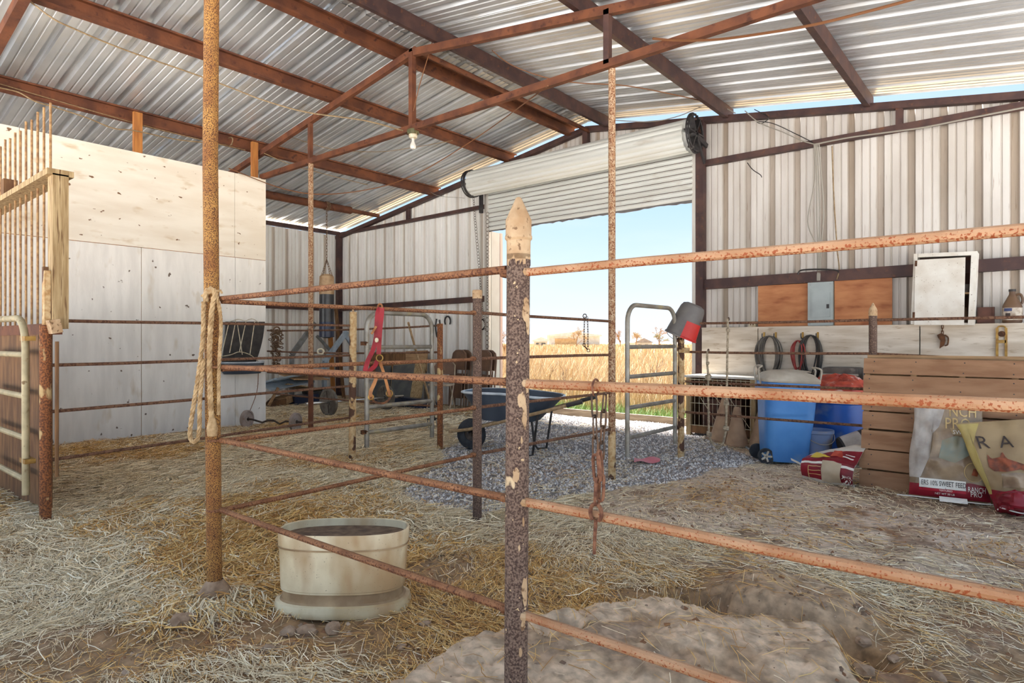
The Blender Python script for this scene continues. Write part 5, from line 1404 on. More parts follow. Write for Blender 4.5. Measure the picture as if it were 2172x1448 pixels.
# things crowded behind the bin
c = onY(1788, 800, 7.93)
t = thing('storage_bin', 'dusty grey rectangular bin standing at the wall behind blue drum', 'bin', (c.x, c.y, 0), .05)
MB().lathe([(0,.02),(.13,.02),(.16,.74),(.165,.76),(.19,.765),(.19,.90),(.18,.905),(.165,.86),(.155,.8),(.0,.75)], (0,0,0), None, 32, sq=8, sx=1.0, sy=.85).build('body', 'bin_grey', t, local=True)
for x in (-.08,.05): MB().box((x,-.135,.45), (.012,.02,.6)).build('rib', 'lid_grey', t, local=True)
MB().box((0,-.165,.83), (.36,.01,.015)).build('lip', 'lid_grey', t, local=True)
tag(MB().lathe([(0,.02),(.16,.02),(.17,.05),(.18,.82),(.19,.84),(.185,.86),(.17,.84),(0,.82)], (onY(1835,800,7.85).x+.18, 7.85, 0), None, 24).build('dark_blue_barrel', 'vinyl_navy'), 'dark blue barrel mostly hidden behind the pallet and grey bin', 'barrel')
c = Vector((-1.62, 7.35, 0))
t = thing('blue_drum', 'bright blue plastic drum half behind the big bin', 'drum', (c.x, c.y, 0))
MB().lathe([(0,.02),(.25,.02),(.27,.05),(.29,.22),(.295,.42),(.29,.55),(.30,.56),(.30,.60),(.285,.60),(.275,.5),(.26,.46),(0,.46)], (c.x, c.y, 0), None, 36).build('body', 'blue_deep', t)
MB().torus((c.x, c.y, .58), .298, .01, (0,0,1), 36, 6).build('rim', 'blue_deep', t)
rd = random.Random(3)
def lump(u, v):
    th_, ph = 2*math.pi*u, math.pi*v; n_ = fbm(np.array([u*9 if u < 1 else 0.0]), np.array([v*6]), 3, 81)[0]
    r = .29*(.72+.55*n_)*(1 if 0 < v < 1 else .9); return Vector((c.x+.02+r*1.15*math.sin(ph)*math.cos(th_), c.y+r*.9*math.sin(ph)*math.sin(th_), .66+r*.62*math.cos(ph)))
tag(MB().grid(lump, 40, 24).build('crumpled_bag', 'red_plastic', smooth=20), 'crumpled orange-red plastic bag stuffed in the blue drum', 'bag')
c = Vector((-1.665, 6.72, 0))
t = thing('pail', 'small dusty blue pail with a wire handle behind the bin', 'pail', (c.x, c.y, gz(c.x,c.y)))
MB().lathe([(0,.01),(.105,.01),(.11,.02),(.135,.30),(.145,.305),(.145,.335),(.137,.335),(.125,.3),(.1,.05),(0,.05)], (c.x, c.y, gz(c.x,c.y)), None, 28).build('body', 'blue_pale', t)
MB().tube([Vector((c.x,c.y,.3))+Vector((.147*math.cos(a)*CT, .147*math.cos(a)*ST, -.10*math.sin(a)))+Vector((ST,-CT,0))*.145*math.sin(a) for a in np.linspace(0, math.pi, 14)], .004, 5).build('bail', 'wire_grey', t)
c = Vector((-1.33, 6.72, 0)); ax_l = Matrix.Rotation(TH-.2, 3, 'Z') @ Matrix.Rotation(math.radians(72), 3, 'Y')
t = thing('tipped_bucket', 'black and white bucket lying on its side by the pallet', 'bucket', (c.x, c.y, 0))
cc = Vector((c.x-.12, c.y-.02, .15))
MB().lathe([(0,0),(.12,0),(.125,.01),(.145,.28),(.152,.285),(.152,.30),(.143,.30),(.12,.02),(0,.02)], cc, ax_l, 30).build('body', 'black_rubber', t)
MB().lathe([(.1275,.02),(.1405,.19)], cc, ax_l, 30).build('label_band', 'bag_grey', t)
MB().lathe([(.1525,.283),(.1535,.302),(.143,.304)], cc, ax_l, 30).build('rim', 'print_white', t)

# ------------------------------------------------------------------ pallet leaning on the cross fence
PX0, PX1 = -1.125, .25
pb, pt = Vector((0, 5.84, .0)), Vector((0, 5.99, 1.075)); up_ = (pt-pb).normalized(); nrm_ = Vector((1,0,0)).cross(up_).normalized()   # nrm_ faces -Y
if nrm_.y > 0: nrm_ = -nrm_
t = thing('pallet', 'brown wooden pallet leaning upright on the cross fence', 'pallet', (-.45, 5.82, 0))
MR = Matrix((Vector((1,0,0)), up_, Vector((1,0,0)).cross(up_))).transposed()
slats = [(0,.145),(.157,.15),(.320,.15),(.484,.135),(.632,.14),(.785,.14),(.937,.128)]
for k, (z0_, hh_) in enumerate(slats):
    c = pb + up_*(z0_+hh_/2) + nrm_*.012; c.x = (PX0+PX1)/2 + random.uniform(-.008,.008)
    s_ = MB().box(c, (PX1-PX0, hh_, .02), MR @ Matrix.Rotation(random.uniform(-.004,.004), 3, 'Z')).build('slat', 'pallet', t)
    mb = MB()
    for x in (PX0+.07, PX0+.36, PX0+.68, PX0+1.0):
        for dz in (-.04, .04): mb.lathe([(0,-.001),(.005,-.001),(.005,.001),(0,.001)], Vector((x+random.uniform(-.02,.02), c.y, c.z))+up_*dz+nrm_*.0108, MR, 6)
    mb.build('nails', 'black_steel', s_)
for x in (PX0+.03, PX0+.36, PX0+.68, PX0+1.0, PX1-.04):
    c = pb + up_*.535 - nrm_*.045; c.x = x
    MB().box(c, (.04, 1.06, .09), MR).build('stringer', 'wood_plank', t)
for z0_ in (.10, .26, .42, .57, .72, .87, 1.0):  # extra back boards added behind the gaps to keep them dark
    c = pb + up_*(z0_+.05) - nrm_*.098; c.x = (PX0+PX1)/2
    MB().box(c, (PX1-PX0-.02, .12, .014), MR).build('back_slat', 'wood_plank', t)

# ------------------------------------------------------------------ feed bags
class Bag:
    """soft sack: s across (-1..1), t up (0..1); front surface point"""
    def __init__(self, o, ex, ey, ez, W_, H_, D_, seed, top=.9, bulge=1.0, curl=None):
        self.o, self.ex, self.ey, self.ez = Vector(o), Vector(ex), Vector(ey), Vector(ez); self.W, self.H, self.D, self.sd, self.top, self.bg, self.curl = W_, H_, D_, seed, top, bulge, curl
    def thick(self, s, t): return self.D*max(0, 1-abs(s)**3)**.6*max(0, 1-abs(2*t-1)**4)**.7*(1.15-.55*t)
    def pt(self, s, t, side=1, off=0.0):
        w = self.W/2*(1-(1-self.top)*t + .03*math.sin(t*9+self.sd)); n = float(fbm(np.array([s*3.2+self.sd]), np.array([t*5.0]), 3, self.sd+3)[0])-.5
        p = self.o + self.ex*s*w + self.ey*(t*self.H) + self.ez*side*(self.thick(s,t)*.5*(1+.5*n) + off + .04*n*(1 if side > 0 else 0))
        if self.curl: p = self.curl(p, s, t)
        return p
    def body(self, nu=26, nv=30, t0=0, t1=1, side=1, off=0, s0=-1, s1=1): return MB().grid(lambda u, v: self.pt(s0+(s1-s0)*u, t0+(t1-t0)*v, side, off), nu, nv)
    def build(self, m, parent, mback=None):
        mb = self.body(); mb2 = self.body(side=-1); mb.add(mb2.v, [tuple(reversed(f)) for f in mb2.f]); return mb.build('sack', m, parent, smooth=60)
    def patch(self, poly, m, parent, name='print', off=.0035, n=12):
        """polygon in (s,t), filled as a fine strip grid between its lower and upper edges"""
        xs = [p[0] for p in poly]; lo_, hi_ = min(xs), max(xs); mb = MB()
        def span(s):
            ys = []
            for i in range(len(poly)):
                (ax, ay), (bx, by) = poly[i], poly[(i+1) % len(poly)]
                if (ax <= s <= bx) or (bx <= s <= ax):
                    if abs(bx-ax) < 1e-9: ys += [ay, by]
                    else: ys.append(ay+(by-ay)*(s-ax)/(bx-ax))
            return (min(ys), max(ys)) if ys else (poly[0][1], poly[0][1])
        sp = {}
        def f(u, v):
            s = lo_+(hi_-lo_)*min(max(u,.0005),.9995); a, b = sp.setdefault(round(s,5), span(s)); return self.pt(s, a+(b-a)*v, 1, off)
        return mb.grid(f, n, n).build(name, m, parent, smooth=60)
    def text(self, txt, s, t, size, m, parent, off=.006, sx=1.0, rot=0.0):
        V_, F_ = text_vf(txt, size); cr_, sr_ = math.cos(rot), math.sin(rot); W2 = self.W/2; out = []
        for p in V_:
            x, y = p.x*sx, p.y; x, y = x*cr_-y*sr_, x*sr_+y*cr_; out.append(self.pt(s+x/W2, t+y/self.H, 1, off))
        return MB().add(out, F_).build('lettering', m, parent, smooth=0)

# standing sweet-feed bag
vr = Vector((CT, ST, 0)); vf = Vector((ST, -CT, 0))
def tilt_axes(rot, lean):
    ex = (vr*math.cos(rot) - vf*math.sin(rot)).normalized(); n0 = (vf*math.cos(rot) + vr*math.sin(rot)).normalized()
    ey = (Vector((0,0,1))*math.cos(lean) - n0*math.sin(lean)).normalized(); ez = ex.cross(ey).normalized()
    if ez.dot(n0) < 0: ez = -ez
    return ex, ey, ez
ex, ey, ez = tilt_axes(-.55, .17)
o0 = onY(2012, 1060, 5.70); o0 = Vector((o0.x, o0.y, .015+gz(o0.x,o0.y)))
B = Bag(o0, ex, ey, ez, .52, .72, .12, 4, .82)
t = thing('feed_bag', 'half-clear feed bag standing against the pallet with red base and SWEET FEED label', 'feed bag', (o0.x, o0.y, o0.z))
B.build('bag_clear', t)
B.patch([(-1,.015),(1,.015),(1,.16),(.55,.19),(-.6,.14),(-1,.14)], 'bag_red', t, 'red_base', n=20)
B.patch([(-.75,.105),(.42,.105),(.42,.20),(-.75,.20)], 'print_white', t, 'white_label', off=.0055, n=14)
B.text('ERS 10% SWEET FEED', -.70, .132, .052, 'print_dark', t, off=.010, sx=.60)
B.patch([(-.75,.075),(.42,.075),(.42,.100),(-.75,.100)], 'print_red', t, 'red_stripe', off=.0055)
B.text('TEXTURED', -.25, .080, .018, 'print_white', t, off=.009)
B.text('NET WT 50 LB', -.35, .045, .020, 'print_white', t, off=.009)
B.text('RANCH', .46, .10, .055, 'print_white', t, off=.010, sx=.60)
B.text('PRO', .52, .055, .052, 'print_white', t, off=.010, sx=.75)
B.text('NCH', .02, .86, .12, 'print_gold', t, off=.006, sx=.8)
B.text('PRO', -.10, .73, .12, 'print_gold', t, off=.006, sx=.85)
B.patch([(-1,.2),(-.72,.2),(-.45,.45),(-.55,.62),(-.25,.75),(-.05,.98),(-1,.98)], 'bag_grey', t, 'folded_film', off=.006, n=22)
B.patch([(-.25,.42),(.15,.38),(.65,.5),(.72,.62),(.2,.66),(-.2,.6)], 'print_green', t, 'green_print', n=12)
B.patch([(.42,.58),(.78,.56),(.78,.65),(.45,.66)], 'print_blue', t, 'blue_print', off=.006)
B.patch([(.1,.67),(.78,.65),(.78,.72),(.05,.74)], 'bag_tan', t, 'tan_band', off=.006)
B.text('SWEET', .12, .675, .045, 'print_white', t, off=.009)
mb = MB().tube([B.pt(.62+.24*math.cos(a), .30+.095*math.sin(a), 1, .007) for a in np.linspace(0, 2*math.pi, 28)], .0025, 5)
mb.build('seal_ring', 'print_gold', t)
B.patch([(.62+.22*math.cos(a), .30+.088*math.sin(a)) for a in np.linspace(0, 2*math.pi, 25)[:-1]], 'bag_tan', t, 'seal', off=.006)
B.patch([(.55,.27),(.70,.26),(.72,.33),(.6,.34)], 'horse', t, 'seal_print', off=.008)
tag_o = o0 + ez*.05
MB().grid(lambda u, v: o0 + ex*(-.06+.17*u) + ez*(.045+.05*v) + ey*(.02-.035*v), 6, 3).build('paper_tag', 'print_white', t)
MB().tube(curve([o0-ex*.33+ez*.09, o0-ex*.2+ez*.05, o0+ez*.075-ey*.0, o0+ex*.26+ez*.06, o0+ex*.33+ez*.05+ey*.03], 6), .004, 5).build('stitch_string', 'print_white', t)

# yellow bag at the right edge
ex, ey, ez = tilt_axes(-.5, .17)
o1 = onY(2186, 1076, 5.66); o1 = Vector((o1.x, o1.y, .02+gz(o1.x,o1.y)))
ra = .13
B = Bag(o1, (ex*math.cos(ra)+ey*math.sin(ra)).normalized(), (ey*math.cos(ra)-ex*math.sin(ra)).normalized(), ez, .38, .64, .11, 9, 1.78)
t = thing('feed_bag', 'yellow and tan feed bag with a brown horse print at the right edge', 'feed bag', (o1.x, o1.y, o1.z))
B.build('bag_tan', t)
B.patch([(-1,.2),(-.92,.2),(-.86,.45),(-.9,.7),(-.75,.86),(-.6,.985),(-1,.985)], 'bag_yellow', t, 'yellow_edge', n=18)
B.patch([(-1,.01),(1,.01),(1,.2),(.2,.24),(-.5,.22),(-1,.26)], 'bag_red', t, 'red_base', n=18)
B.text('R', -.80, .70, .13, 'print_dark', t, off=.012, sx=.62)
B.text('A', -.36, .70, .12, 'print_dark', t, off=.012, sx=.62)
B.patch([(-.72,.50),(-.66,.64),(-.60,.585),(-.42,.60),(-.36,.67),(-.30,.58),(0,.52),(.3,.45),(.3,.36),(-.05,.46),(-.4,.44),(-.66,.45)], 'horse', t, 'horse_print', off=.008, n=30)
B.patch([(-.6,.27),(.1,.26),(.3,.36),(-.1,.43),(-.55,.42)], 'bag_clear', t, 'chest_print', off=.006, n=12)
MB().tube(curve([o1-ex*.20+ez*.10, o1-ex*.14+ez*.13+ey*.05, o1-ex*.06+ez*.14, o1-ex*.11+ez*.17-ey*.0, o1-ex*.19+ez*.13+ey*.02], 5), .005, 5).build('torn_edge', 'print_white', t)
def crum(u, v):
    th_, ph = 2*math.pi*u, math.pi*v; n_ = float(fbm(np.array([(u % 1)*8]), np.array([v*5]), 3, 91)[0]); r = .10*(.6+.8*n_)
    return o1 - ex*.10 + ez*.10 + ex*r*1.2*math.sin(ph)*math.cos(th_) + ez*r*math.sin(ph)*math.sin(th_) + Vector((0,0,.06+r*.75*math.cos(ph)))
MB().grid(crum, 28, 16).build('crumpled_mouth', 'bag_red', t, smooth=25)

# lying red bag: closed sack with flat front face
o2 = onZ(1765, 1028, 0)
l0, l1 = onZ(1712, 1018, 0), onZ(1808, 1036, 0)
exl = (l1-l0).normalized(); eyl = Vector((-exl.y, exl.x, 0)); gzb = gz(o2.x, o2.y)
t = thing('feed_bag', 'dark red feed bag lying on the dirt left of the pallet', 'feed bag', (o2.x, o2.y, gzb))
Wl = (l1-l0).length+.06
def fold(u, v):
    # v 0..1 goes up the front face then back over the top; u along the bag
    x = -.03+Wl*u; n_ = float(fbm(np.array([u*4]), np.array([v*4]), 3, 7)[0])-.5
    if v < .45: tt = v/.45; yy = -.02-.03*math.sin(tt*math.pi); zz_ = .01+(.17+.03*math.sin(u*3))*tt
    else: tt = (v-.45)/.55; yy = (.0+.34*tt*(.8+.2*u)); zz_ = .18+.03*math.sin(u*3) + (.20*math.sin(tt*1.35))*(.2+.95*u) - (.24*tt**5)
    return l0 + exl*x + eyl*(yy+.02*n_) + Vector((0,0,gzb+zz_+.03*n_))
MB().grid(fold, 28, 24).build('sack', 'bag_white', t, smooth=60)
def fp(u0, u1, v0, v1, m, name, off=.004, poly=None, n=14):
    def f(a, b):
        u, v = u0+(u1-u0)*a, v0+(v1-v0)*b
        if poly: (u, v) = poly(a, b)
        p = fold(u, v); e_ = 1e-3; nn_ = (fold(u+e_, v)-p).cross(fold(u, v+e_)-p).normalized()
        return p + nn_*off
    return MB().grid(f, n, n).build(name, m, t, smooth=60)
fp(.0,1,.06,.36,'bag_red','front_face')
fp(.0,1,.36,.40,'print_white','seam_strip',.006)
fp(.0,1,.40,.62,'bag_red','top_band',poly=lambda a,b: (a, .40+(.12+.16*(a*.5+.2))*b))
fp(0,0,0,0,'print_yellow','yellow_print',.007,poly=lambda a,b: (.12+.40*a*(1-.3*b), .47+(.20-.16*a)*b))
fp(0,0,0,0,'red_plastic','feed_picture',.007,poly=lambda a,b: (.50+.24*a*(1-.4*b), .49+.12*b))
fp(.42,.78,.05,.42,'bag_cream','torn_flap',.012)
for v0 in (.30, .22, .14): fp(.16,.40,v0,v0+.012,'print_gold','line_print',.006,n=6)
fp(.15,.165,.06,.31,'print_gold','line_print',.006,n=6)
fp(.72,.92,.50,.515,'print_white','line_print',.008,n=6); fp(.75,.92,.54,.55,'print_white','line_print',.008,n=6)
MB().grid(lambda u, v: l0 + exl*(-.14+.13*u) + eyl*(-.02+.01*v) + Vector((0,0,gzb+.17-.04*u-.022*v)), 6, 2).build('seam_tail', 'print_white', t)
rd = random.Random(8); mb = MB()
for k in range(26):
    p = fold(rd.uniform(.82,.99), rd.uniform(.02,.22)); d_ = Vector((rd.uniform(-1,1), rd.uniform(-1,0), rd.uniform(-.6,.6)))*.03; mb.tube([p, p+d_*.5+Vector((0,0,.005)), p+d_], .002, 4)
mb.build('frayed_threads', 'print_white', t)
V_, F_ = text_vf('RANCH', .055)
MB().add([fold(.80+p.x*.38/Wl, .20+p.y*1.2)+Vector((.004,-.012,.002)) for p in V_], F_).build('lettering', 'print_white', t, smooth=0)


# ------------------------------------------------------------------ light bulb and wires
bb = onY(876, 275, YT-.03)
t = thing('light_bulb', 'bare light bulb in a socket hanging from the truss', 'lamp', (bb.x, bb.y, bb.z-.16))
MB().lathe([(.055,0),(.06,-.02),(.055,-.05),(.04,-.055)], bb+Vector((0,0,0)), None, 12, sq=5).build('junction_box', 'green_box', t)
MB().lathe([(.045,-.05),(.05,-.065),(.045,-.09),(.03,-.10),(.0,-.10)], bb, None, 16).build('socket', 'porcelain', t)
MB().lathe([(.014,-.10),(.015,-.13),(.022,-.15),(.032,-.175),(.034,-.195),(.026,-.215),(0,-.225)], bb, None, 18).build('bulb', 'bulb_glass', t)
MB().tube(curve([bb+Vector((.04,0,-.03)), bb+Vector((.06,0,-.06)), bb+Vector((.05,0,-.02))], 4), .003, 5).build('pigtail', 'wire', t)
def wire(label, pts, m='wire', r=.006, name='wire', cat='wire'):
    P = [onX(p[0], p[1], p[3]) if p[2] == 'X' else onY(p[0], p[1], p[3]) for p in pts]
    return tag(MB().tube(curve(P, 6), r*1.35, 5).build(name, m), label, cat, 'loose wires under the roof')
wire('tan cable running along the middle left purlin to the light bulb', [(62,2,'X',-6.9),(110,38,'X',-6.85),(150,58,'X',-6.85),(260,104,'X',-6.8),(420,160,'X',-6.7),(500,190,'X',-6.6),(560,213,'X',-6.4),(650,238,'X',-6.1),(770,255,'X',-5.7),(855,277,'Y',4.68)])
wire('tan cable drooping below the lower left purlin over the plywood wall', [(0,186,'X',-8.78),(40,196,'X',-8.75),(75,215,'X',-8.72),(130,232,'X',-8.72),(185,250,'X',-8.72),(240,272,'X',-8.72),(285,277,'X',-8.66),(370,295,'X',-8.7),(430,302,'X',-8.7),(480,308,'X',-8.75)])
wire('thin cable stretched tight along the bottom of the lower left purlin', [(0,178,'X',-8.80),(150,222,'X',-8.80),(290,262,'X',-8.8),(400,290,'X',-8.80),(520,318,'X',-8.80)], r=.004)
wire('dark wire hanging from the truss across to the plywood wall top', [(1162,182,'Y',4.66),(1050,265,'X',-5.9),(960,325,'X',-6.6),(880,370,'X',-7.2),(800,398,'X',-7.8),(690,412,'X',-8.2),(600,400,'X',-8.5),(485,357,'X',-8.66)], 'wire_brown', .005)
wire('orange-brown cord swooping across the right roof slope', [(1385,82,'Y',4.66),(1440,86,'Y',4.6),(1520,84,'Y',4.5),(1600,74,'Y',4.4),(1720,54,'Y',4.3),(1850,22,'Y',4.25),(1990,-16,'Y',4.2)], 'wire_brown', .007)
wire('dark cord along the purlin right of the ridge down to the gable', [(1020,85,'X',-4.9),(1080,135,'X',-4.85),(1160,165,'X',-4.5),(1230,176,'X',-4.1),(1330,182,'X',-3.7),(1450,205,'X',-3.3),(1530,225,'X',-3.2)], 'wire_brown', .005)
wire('thin grey wire drooping under the left slope beyond the truss', [(560,215+110,'X',-8.5),(620,350,'X',-8.4),(700,372,'X',-8.2),(780,392,'X',-8.0)], 'wire', .004)
wire('thin grey wire crossing behind the light bulb', [(615,290,'X',-8.3),(700,315,'X',-7.6),(800,322,'X',-6.8),(880,312,'X',-6.4),(960,298,'X',-6.0)], 'wire', .003)
wire('wire hanging from ridge near the king post down to the socket', [(918,85,'X',-5.2),(905,130,'X',-5.25),(890,180,'X',-5.3),(877,235,'Y',4.69)], 'wire_brown', .004)
wire('grey wire looping along the rake channel right of the drum', [(1300,255,'Y',8.2),(1380,258,'Y',8.2),(1440,246,'Y',8.2),(1500,222,'Y',8.2),(1530,226,'Y',8.2),(1560,240,'Y',8.2)], 'wire_grey', .005)
wire('pair of grey wires slanting down the right gable wall', [(1580,235,'Y',8.22),(1610,260,'Y',8.22),(1660,280,'Y',8.22),(1700,298,'Y',8.22),(1728,306,'Y',8.22)], 'wire_grey', .005)
wire('dark tangled wire at the upper left of the right gable wall', [(1600,232,'Y',8.22),(1625,245,'Y',8.22),(1630,252,'Y',8.22),(1615,262,'Y',8.22),(1607,258,'Y',8.22),(1640,262,'Y',8.22),(1690,285,'Y',8.22),(1724,302,'Y',8.22)], 'black_steel', .004)
wire('grey cable running along the upper girt of right gable wall', [(1728,306,'Y',8.22),(1800,292,'Y',8.22),(1880,281,'Y',8.22),(1960,270,'Y',8.22),(2060,250,'Y',8.22),(2172,228,'Y',8.22)], 'wire_grey', .007)
for k, dx in enumerate((0, 3, 7, -3)):
    wire(('pale cable dropping down the wall above the breaker panel, leftmost of the bundle', 'pale cable dropping to the girt, second of the bundle above the breaker panel', 'pale cable dropping to the girt, third of the bundle above the breaker panel', 'pale cable bowing left from the bundle above the breaker panel')[k],
         [(1730+dx,305,'Y',8.25),(1733+dx*1.4,380,'Y',8.25),((1733+dx*2) if k < 3 else 1714,450 if k < 3 else 470,'Y',8.25),(1735+dx,520,'Y',8.25),(1736+dx*.6,560,'Y',8.25),(1735+dx*.5,595,'Y',8.22)], 'wire_grey', .006)
wire('single cable hanging right of the bundle over the girt', [(1765,310,'Y',8.25),(1768,400,'Y',8.25),(1772,470,'Y',8.25),(1776,530,'Y',8.25),(1780,570,'Y',8.25),(1775,592,'Y',8.2)], 'wire', .006)
wire('dark cable lying along the top of the right girt', [(1692,582,'Y',8.2),(1700,573,'Y',8.2),(1740,571,'Y',8.2),(1772,573,'Y',8.2),(1779,577,'Y',8.2)], 'black_steel', .007)
wire('small branching cobweb twig hanging under the upper right girt', [(1585,345,'Y',8.25),(1597,360,'Y',8.25),(1612,370,'Y',8.25),(1616,376,'Y',8.25)], 'black_steel', .004, 'dead_vine', 'vine')
wire('thin wire along the far gable wall above the left girt', [(985,420,'Y',8.2),(930,415,'Y',8.2),(905,402,'Y',8.2)], 'wire_grey', .003)
t = thing('wire_coil', 'small coil of wire wrapped round the lower left purlin', 'wire', onX(487,305,-8.75))
for k in range(3): MB().torus(onX(486+k*2,302,-8.84)+Vector((0,0,.01)), .10, .005, (.1*k,1,0), 16, 4, sx=.6).build('turn', 'wire', t)

# ------------------------------------------------------------------ loose straw, gravel chips and clods
def straws(name, label, P, Ln, Wd, colr, lift, ang):
    n = len(P); dx, dy = np.cos(ang), np.sin(ang); pts = []
    bend = RNG.uniform(-.25, .25, n)*Ln
    tilt = RNG.uniform(-1, 1, n)*lift
    for k, t in enumerate((-.5, 0, .5)):
        x = P[:,0] + dx*Ln*t - dy*bend*(4*t*t-.5)*.5; y = P[:,1] + dy*Ln*t + dx*bend*(4*t*t-.5)*.5
        z = gh(x, y) + .004 + P[:,2] + tilt*(t+.5)*(1 if True else 0)*.6 + np.abs(tilt)*.15
        pts.append((x, y, np.maximum(z, gh(x, y)+.003)))
    wx_, wy_ = -dy*Wd/2, dx*Wd/2; roll = RNG.uniform(-.8, .8, n)*Wd*.5; Vs = []
    for x, y, z in pts:
        Vs.append(np.stack([x-wx_, y-wy_, z-roll], 1)); Vs.append(np.stack([x+wx_, y+wy_, z+roll], 1))
    A = np.stack(Vs, 1).reshape(-1, 3); b = np.arange(n)*6
    Fc = np.concatenate([np.stack([b, b+1, b+3, b+2], 1), np.stack([b+2, b+3, b+5, b+4], 1)])
    o = np_mesh(name, A, Fc, 'straw', np.repeat(colr, 6, 0), smooth=False)
    return tag(o, label, 'straw', kind='stuff')
pale = np.array([S(252,240,212), S(242,224,188), S(226,204,164), S(196,176,144)])
goldc = np.array([S(222,178,106), S(206,156,84), S(232,198,134), S(172,124,66)])
def straw_density(x, y):
    n = fbm(x*1.3, y*1.3, 4, 101)
    left = ss(-2.4, -3.3, x)
    d = .22 + .78*left
    d = d*np.where(gravel_mask(x, y), .05, 1)
    d = d*np.where((x > -2.6) & (y > 3.6), .45, 1)
    d = d*np.where(np.hypot((x+.86)/1.1, y-2.98) < .3, .25, 1)
    front = ss(3.6, 2.6, y)*(1-left)
    d = d + front*.35*ss(.42, .6, n)
    d = d*(.45+.85*ss(.33, .55, n))
    for (px_, py_, ra, rb, k) in ((200,1385,.55,.30,.8), (930,1215,.30,.22,.85), (560,1370,.18,.14,.6), (1560,1200,.35,.2,.6), (650,1335,.3,.08,.9), (700,990,.5,.3,.5)):
        c = onZ(px_, py_, 0); u = ((x-c.x)*CT+(y-c.y)*ST)/ra; w = (-(x-c.x)*ST+(y-c.y)*CT)/rb
        d = d*(1-k*ss(1.15, .6, np.hypot(u, w)+.5*(fbm(x*5, y*5, 3, 171)-.5)))
    d = d*(1-.93*mound_mask(x, y))*(1-.9*ss(.16, .07, seg_d(x, y, TRENCH)))*(1-.85*ss(.5, .3, np.hypot((x+.86)/1.15, y-2.92)))
    return np.clip(d, 0, 1)
def scatter(n, x0, x1, y0, y1):
    out = []; tot = 0
    while tot < n:
        x = RNG.uniform(x0, x1, n); y = RNG.uniform(y0, y1, n); k = (RNG.uniform(0, 1, n) < straw_density(x, y)) & ~((x < XS+.12) & (y < 4.95)) & (y < 8.1)
        out.append(np.stack([x[k], y[k]], 1)); tot += k.sum()
        if len(out) > 12: break
    return np.concatenate(out)[:n]
def make(name, label, n, box, l0, l1, w, lift, depth):
    p = scatter(n, *box); x, y = p[:,0], p[:,1]
    gn = fbm(x*1.1+5, y*1.1, 4, 111) + .25*ss(3.4, 2.2, y)*ss(-3.4, -2.2, x) - .12*ss(4.0, 6.0, y)
    isg = RNG.uniform(0, 1, len(p)) < ss(.44, .74, gn)*.9*(1-.35*ss(-3.0, -4.5, x)*ss(2.4, 3.6, y))
    c = np.where(isg[:, None], goldc[RNG.integers(0, 4, len(p))], pale[RNG.integers(0, 4, len(p))])*np.minimum(1.0, RNG.uniform(.7, 1.45, (len(p), 1)))*1.08
    flow = fbm(x*.8, y*.8, 3, 121)*5 + TH - 1.2
    ang = flow + RNG.normal(0, .75, len(p))
    P = np.stack([x, y, RNG.uniform(0, 1, len(p))**2*depth], 1)
    L_ = RNG.uniform(l0, l1, len(p)); straws(name, label, P, L_, w*RNG.uniform(.7, 1.3, len(p)), c, lift, ang)
make('straw', 'loose straw strewn over the nearest pens', 125000, (-5.4,.6,.3,3.8), .03, .12, .0020, .022, .016)
make('straw', 'pale straw bedding covering the left pen and alley', 100000, (-8.6,-2.6,1.0,5.6), .05, .16, .0036, .03, .03)
make('straw', 'pale straw litter scattered toward the far gable wall', 26000, (-11.8,-4.0,4.4,8.1), .07, .2, .0055, .03, .02)
make('straw', 'thin straw scraps on the pale dirt in front of the pallet', 26000, (-3.2,.9,3.3,7.9), .03, .11, .0028, .02, .01)
# gravel chips
n = 42000; x = RNG.uniform(-7.4, -2.1, n); y = RNG.uniform(3.0, 8.4, n); k = gravel_mask(x, y) & (RNG.uniform(0,1,n) < .95); x, y = x[k], y[k]; n = len(x)
s = RNG.uniform(.008, .021, n)[:, None]
base = np.stack([x, y, gh(x, y)+.002], 1)
a = RNG.uniform(0, 2*math.pi, n); Vs = []
for q in (0, 2.1, 4.2):
    Vs.append(base + np.stack([np.cos(a+q)*RNG.uniform(.7,1.3,n), np.sin(a+q)*RNG.uniform(.7,1.3,n), np.full(n,-.3)], 1)*s)
Vs.append(base + np.stack([RNG.uniform(-.4,.4,n), RNG.uniform(-.4,.4,n), RNG.uniform(.5,1.0,n)], 1)*s)
A = np.stack(Vs, 1).reshape(-1, 3); b = np.arange(n)*4
Fc = np.concatenate([np.stack([b, b+1, b+3], 1), np.stack([b+1, b+2, b+3], 1), np.stack([b+2, b, b+3], 1)])
cc_ = np.array([S(214,212,212), S(176,172,172), S(138,134,136), S(240,236,232), S(190,178,168)])[RNG.integers(0,5,n)]
tag(np_mesh('gravel', A, Fc, 'gravel', np.repeat(cc_, 4, 0), smooth=False), 'grey crushed gravel spread inside the doorway', 'gravel', kind='stuff')
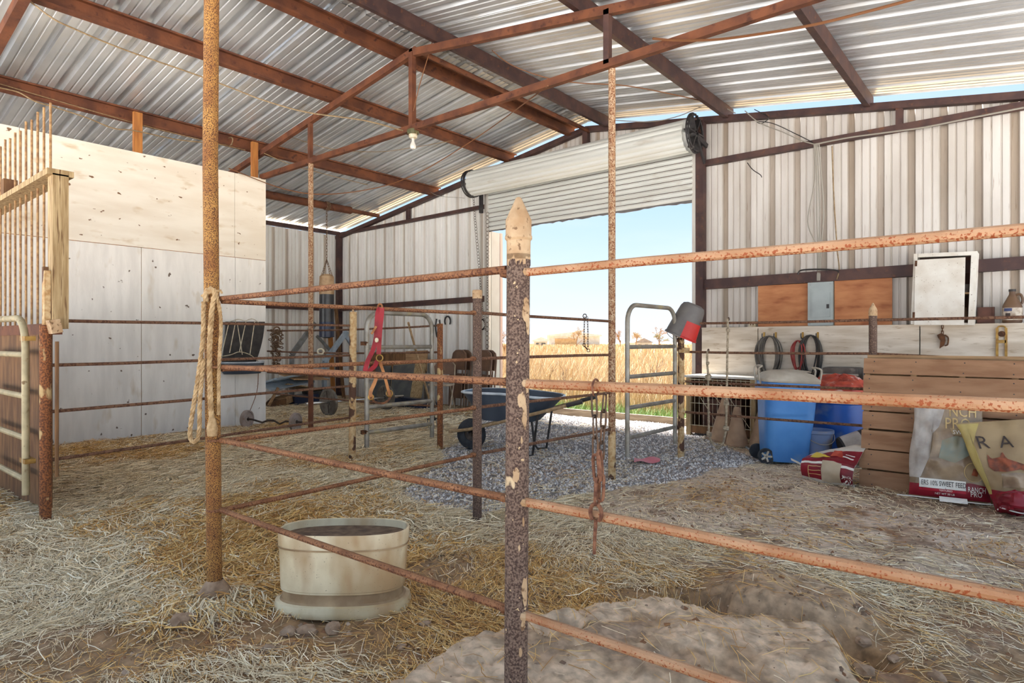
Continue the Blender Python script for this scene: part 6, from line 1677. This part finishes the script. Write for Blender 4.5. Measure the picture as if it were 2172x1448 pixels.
# soil crumbs
n = 14000; x = RNG.uniform(-4.2, .6, n); y = RNG.uniform(.8, 6.0, n); k = RNG.uniform(0,1,n) > .85*mound_mask(x, y); x, y = x[k], y[k]; n = len(x); s = (RNG.uniform(0,1,n)**4*.018+.003)[:, None]
base = np.stack([x, y, gh(x, y)+.001], 1); a = RNG.uniform(0, 2*math.pi, n); Vs = []
for q in (0, 1.57, 3.14, 4.71): Vs.append(base + np.stack([np.cos(a+q)*RNG.uniform(.7,1.2,n), np.sin(a+q)*RNG.uniform(.7,1.2,n), np.full(n,-.2)], 1)*s)
Vs.append(base + np.stack([RNG.uniform(-.3,.3,n), RNG.uniform(-.3,.3,n), RNG.uniform(.4,.8,n)], 1)*s)
A = np.stack(Vs, 1).reshape(-1, 3); b = np.arange(n)*5
Fc = np.concatenate([np.stack([b+i, b+(i+1) % 4, b+4], 1) for i in range(4)])
cc_ = np.array([S(150,126,106), S(124,100,82), S(176,154,134), S(140,98,68)])[RNG.integers(0,4,n)]
tag(np_mesh('soil_crumbs', A, Fc, 'gravel', np.repeat(cc_, 5, 0), smooth=True), 'small crumbs of dry soil scattered over the dirt floor', 'soil', kind='stuff')
# larger clods
def clod_mesh(seed, R):
    rd = random.Random(seed); bm = bmesh.new(); bmesh.ops.create_icosphere(bm, subdivisions=2, radius=R)
    for v in bm.verts:
        n_ = float(fbm(np.array([v.co.x/R*1.3+seed*3+7]), np.array([v.co.y/R*1.3+v.co.z/R]), 3, seed)[0]); v.co *= .35+1.15*n_; v.co.z *= .6
    me = bpy.data.meshes.new('dirt_clod'); bm.to_mesh(me); bm.free(); me.materials.append(MATS['clod']); return me
for k, (px_, py_, R, lab) in enumerate((
    (650,1345,.055,'large flat clod of dirt just under the front of the tub'), (705,1338,.05,'rounded clod of dirt tucked under the right front of the tub'),
    (615,1340,.04,'smaller clod at the left under the tub edge'), (385,1312,.07,'pale broken lump of footing left of the tall gold pole'),
    (850,1375,.028,'small grey clod alone right of the tub'), (565,1380,.04,'flat brown clod left below the tub'),
    (905,1328,.035,'flat pale clod right of the tub in the straw'), (1385,1085,.03,'round dark clod on the pale dirt near the thin pole'),
    (1300,1075,.03,'dark clod right of the hanging chain'), (1233,1065,.026,'dark clod left of the hanging chain'), (1525,1065,.03,'dark clod out on the pale dirt at the right'),
    (1590,1215,.05,'grey cracked clod right below the lower rail'), (1345,1290,.022,'small reddish clod near the left end of the hole'),
    (1895,1408,.026,'reddish stone at the bottom right in the straw'), (1985,1440,.04,'flat pale stone at the lower right edge of picture'), (1835,1425,.05,'broken slab corner at the right end of the mound'),
    (1765,1330,.04,'loose clod in the gully at the end of the trench'), (1830,1345,.035,'brown clod lying in the straw past the trench'), (250,1040,.03,'dark dropping in the left pen near the fence'), (200,1105,.03,'grey clod beside the stall post foot'))):
    p = onZ(px_, py_, gz(*onZ(px_, py_, 0)[:2])); o = bpy.data.objects.new('dirt_clod', clod_mesh(k+1, R*.85)); col.objects.link(o)
    o.location = (p.x, p.y, gz(p.x, p.y)+R*.12); o.rotation_euler = (0, 0, k*1.3)
    tag(o, lab, 'clod', 'clods of dirt on the barn floor')
tag(MB().grid(lambda u, v: onZ(1345+55*u, 985-10*v, 0)+Vector((0,0,.035+.012*math.sin(u*7+v*3)+gz(*onZ(1370,980,0)[:2]))), 8, 4).build('red_scrap', 'bucket_red'), 'flat scrap of red plastic on the gravel by the thin pole', 'scrap')
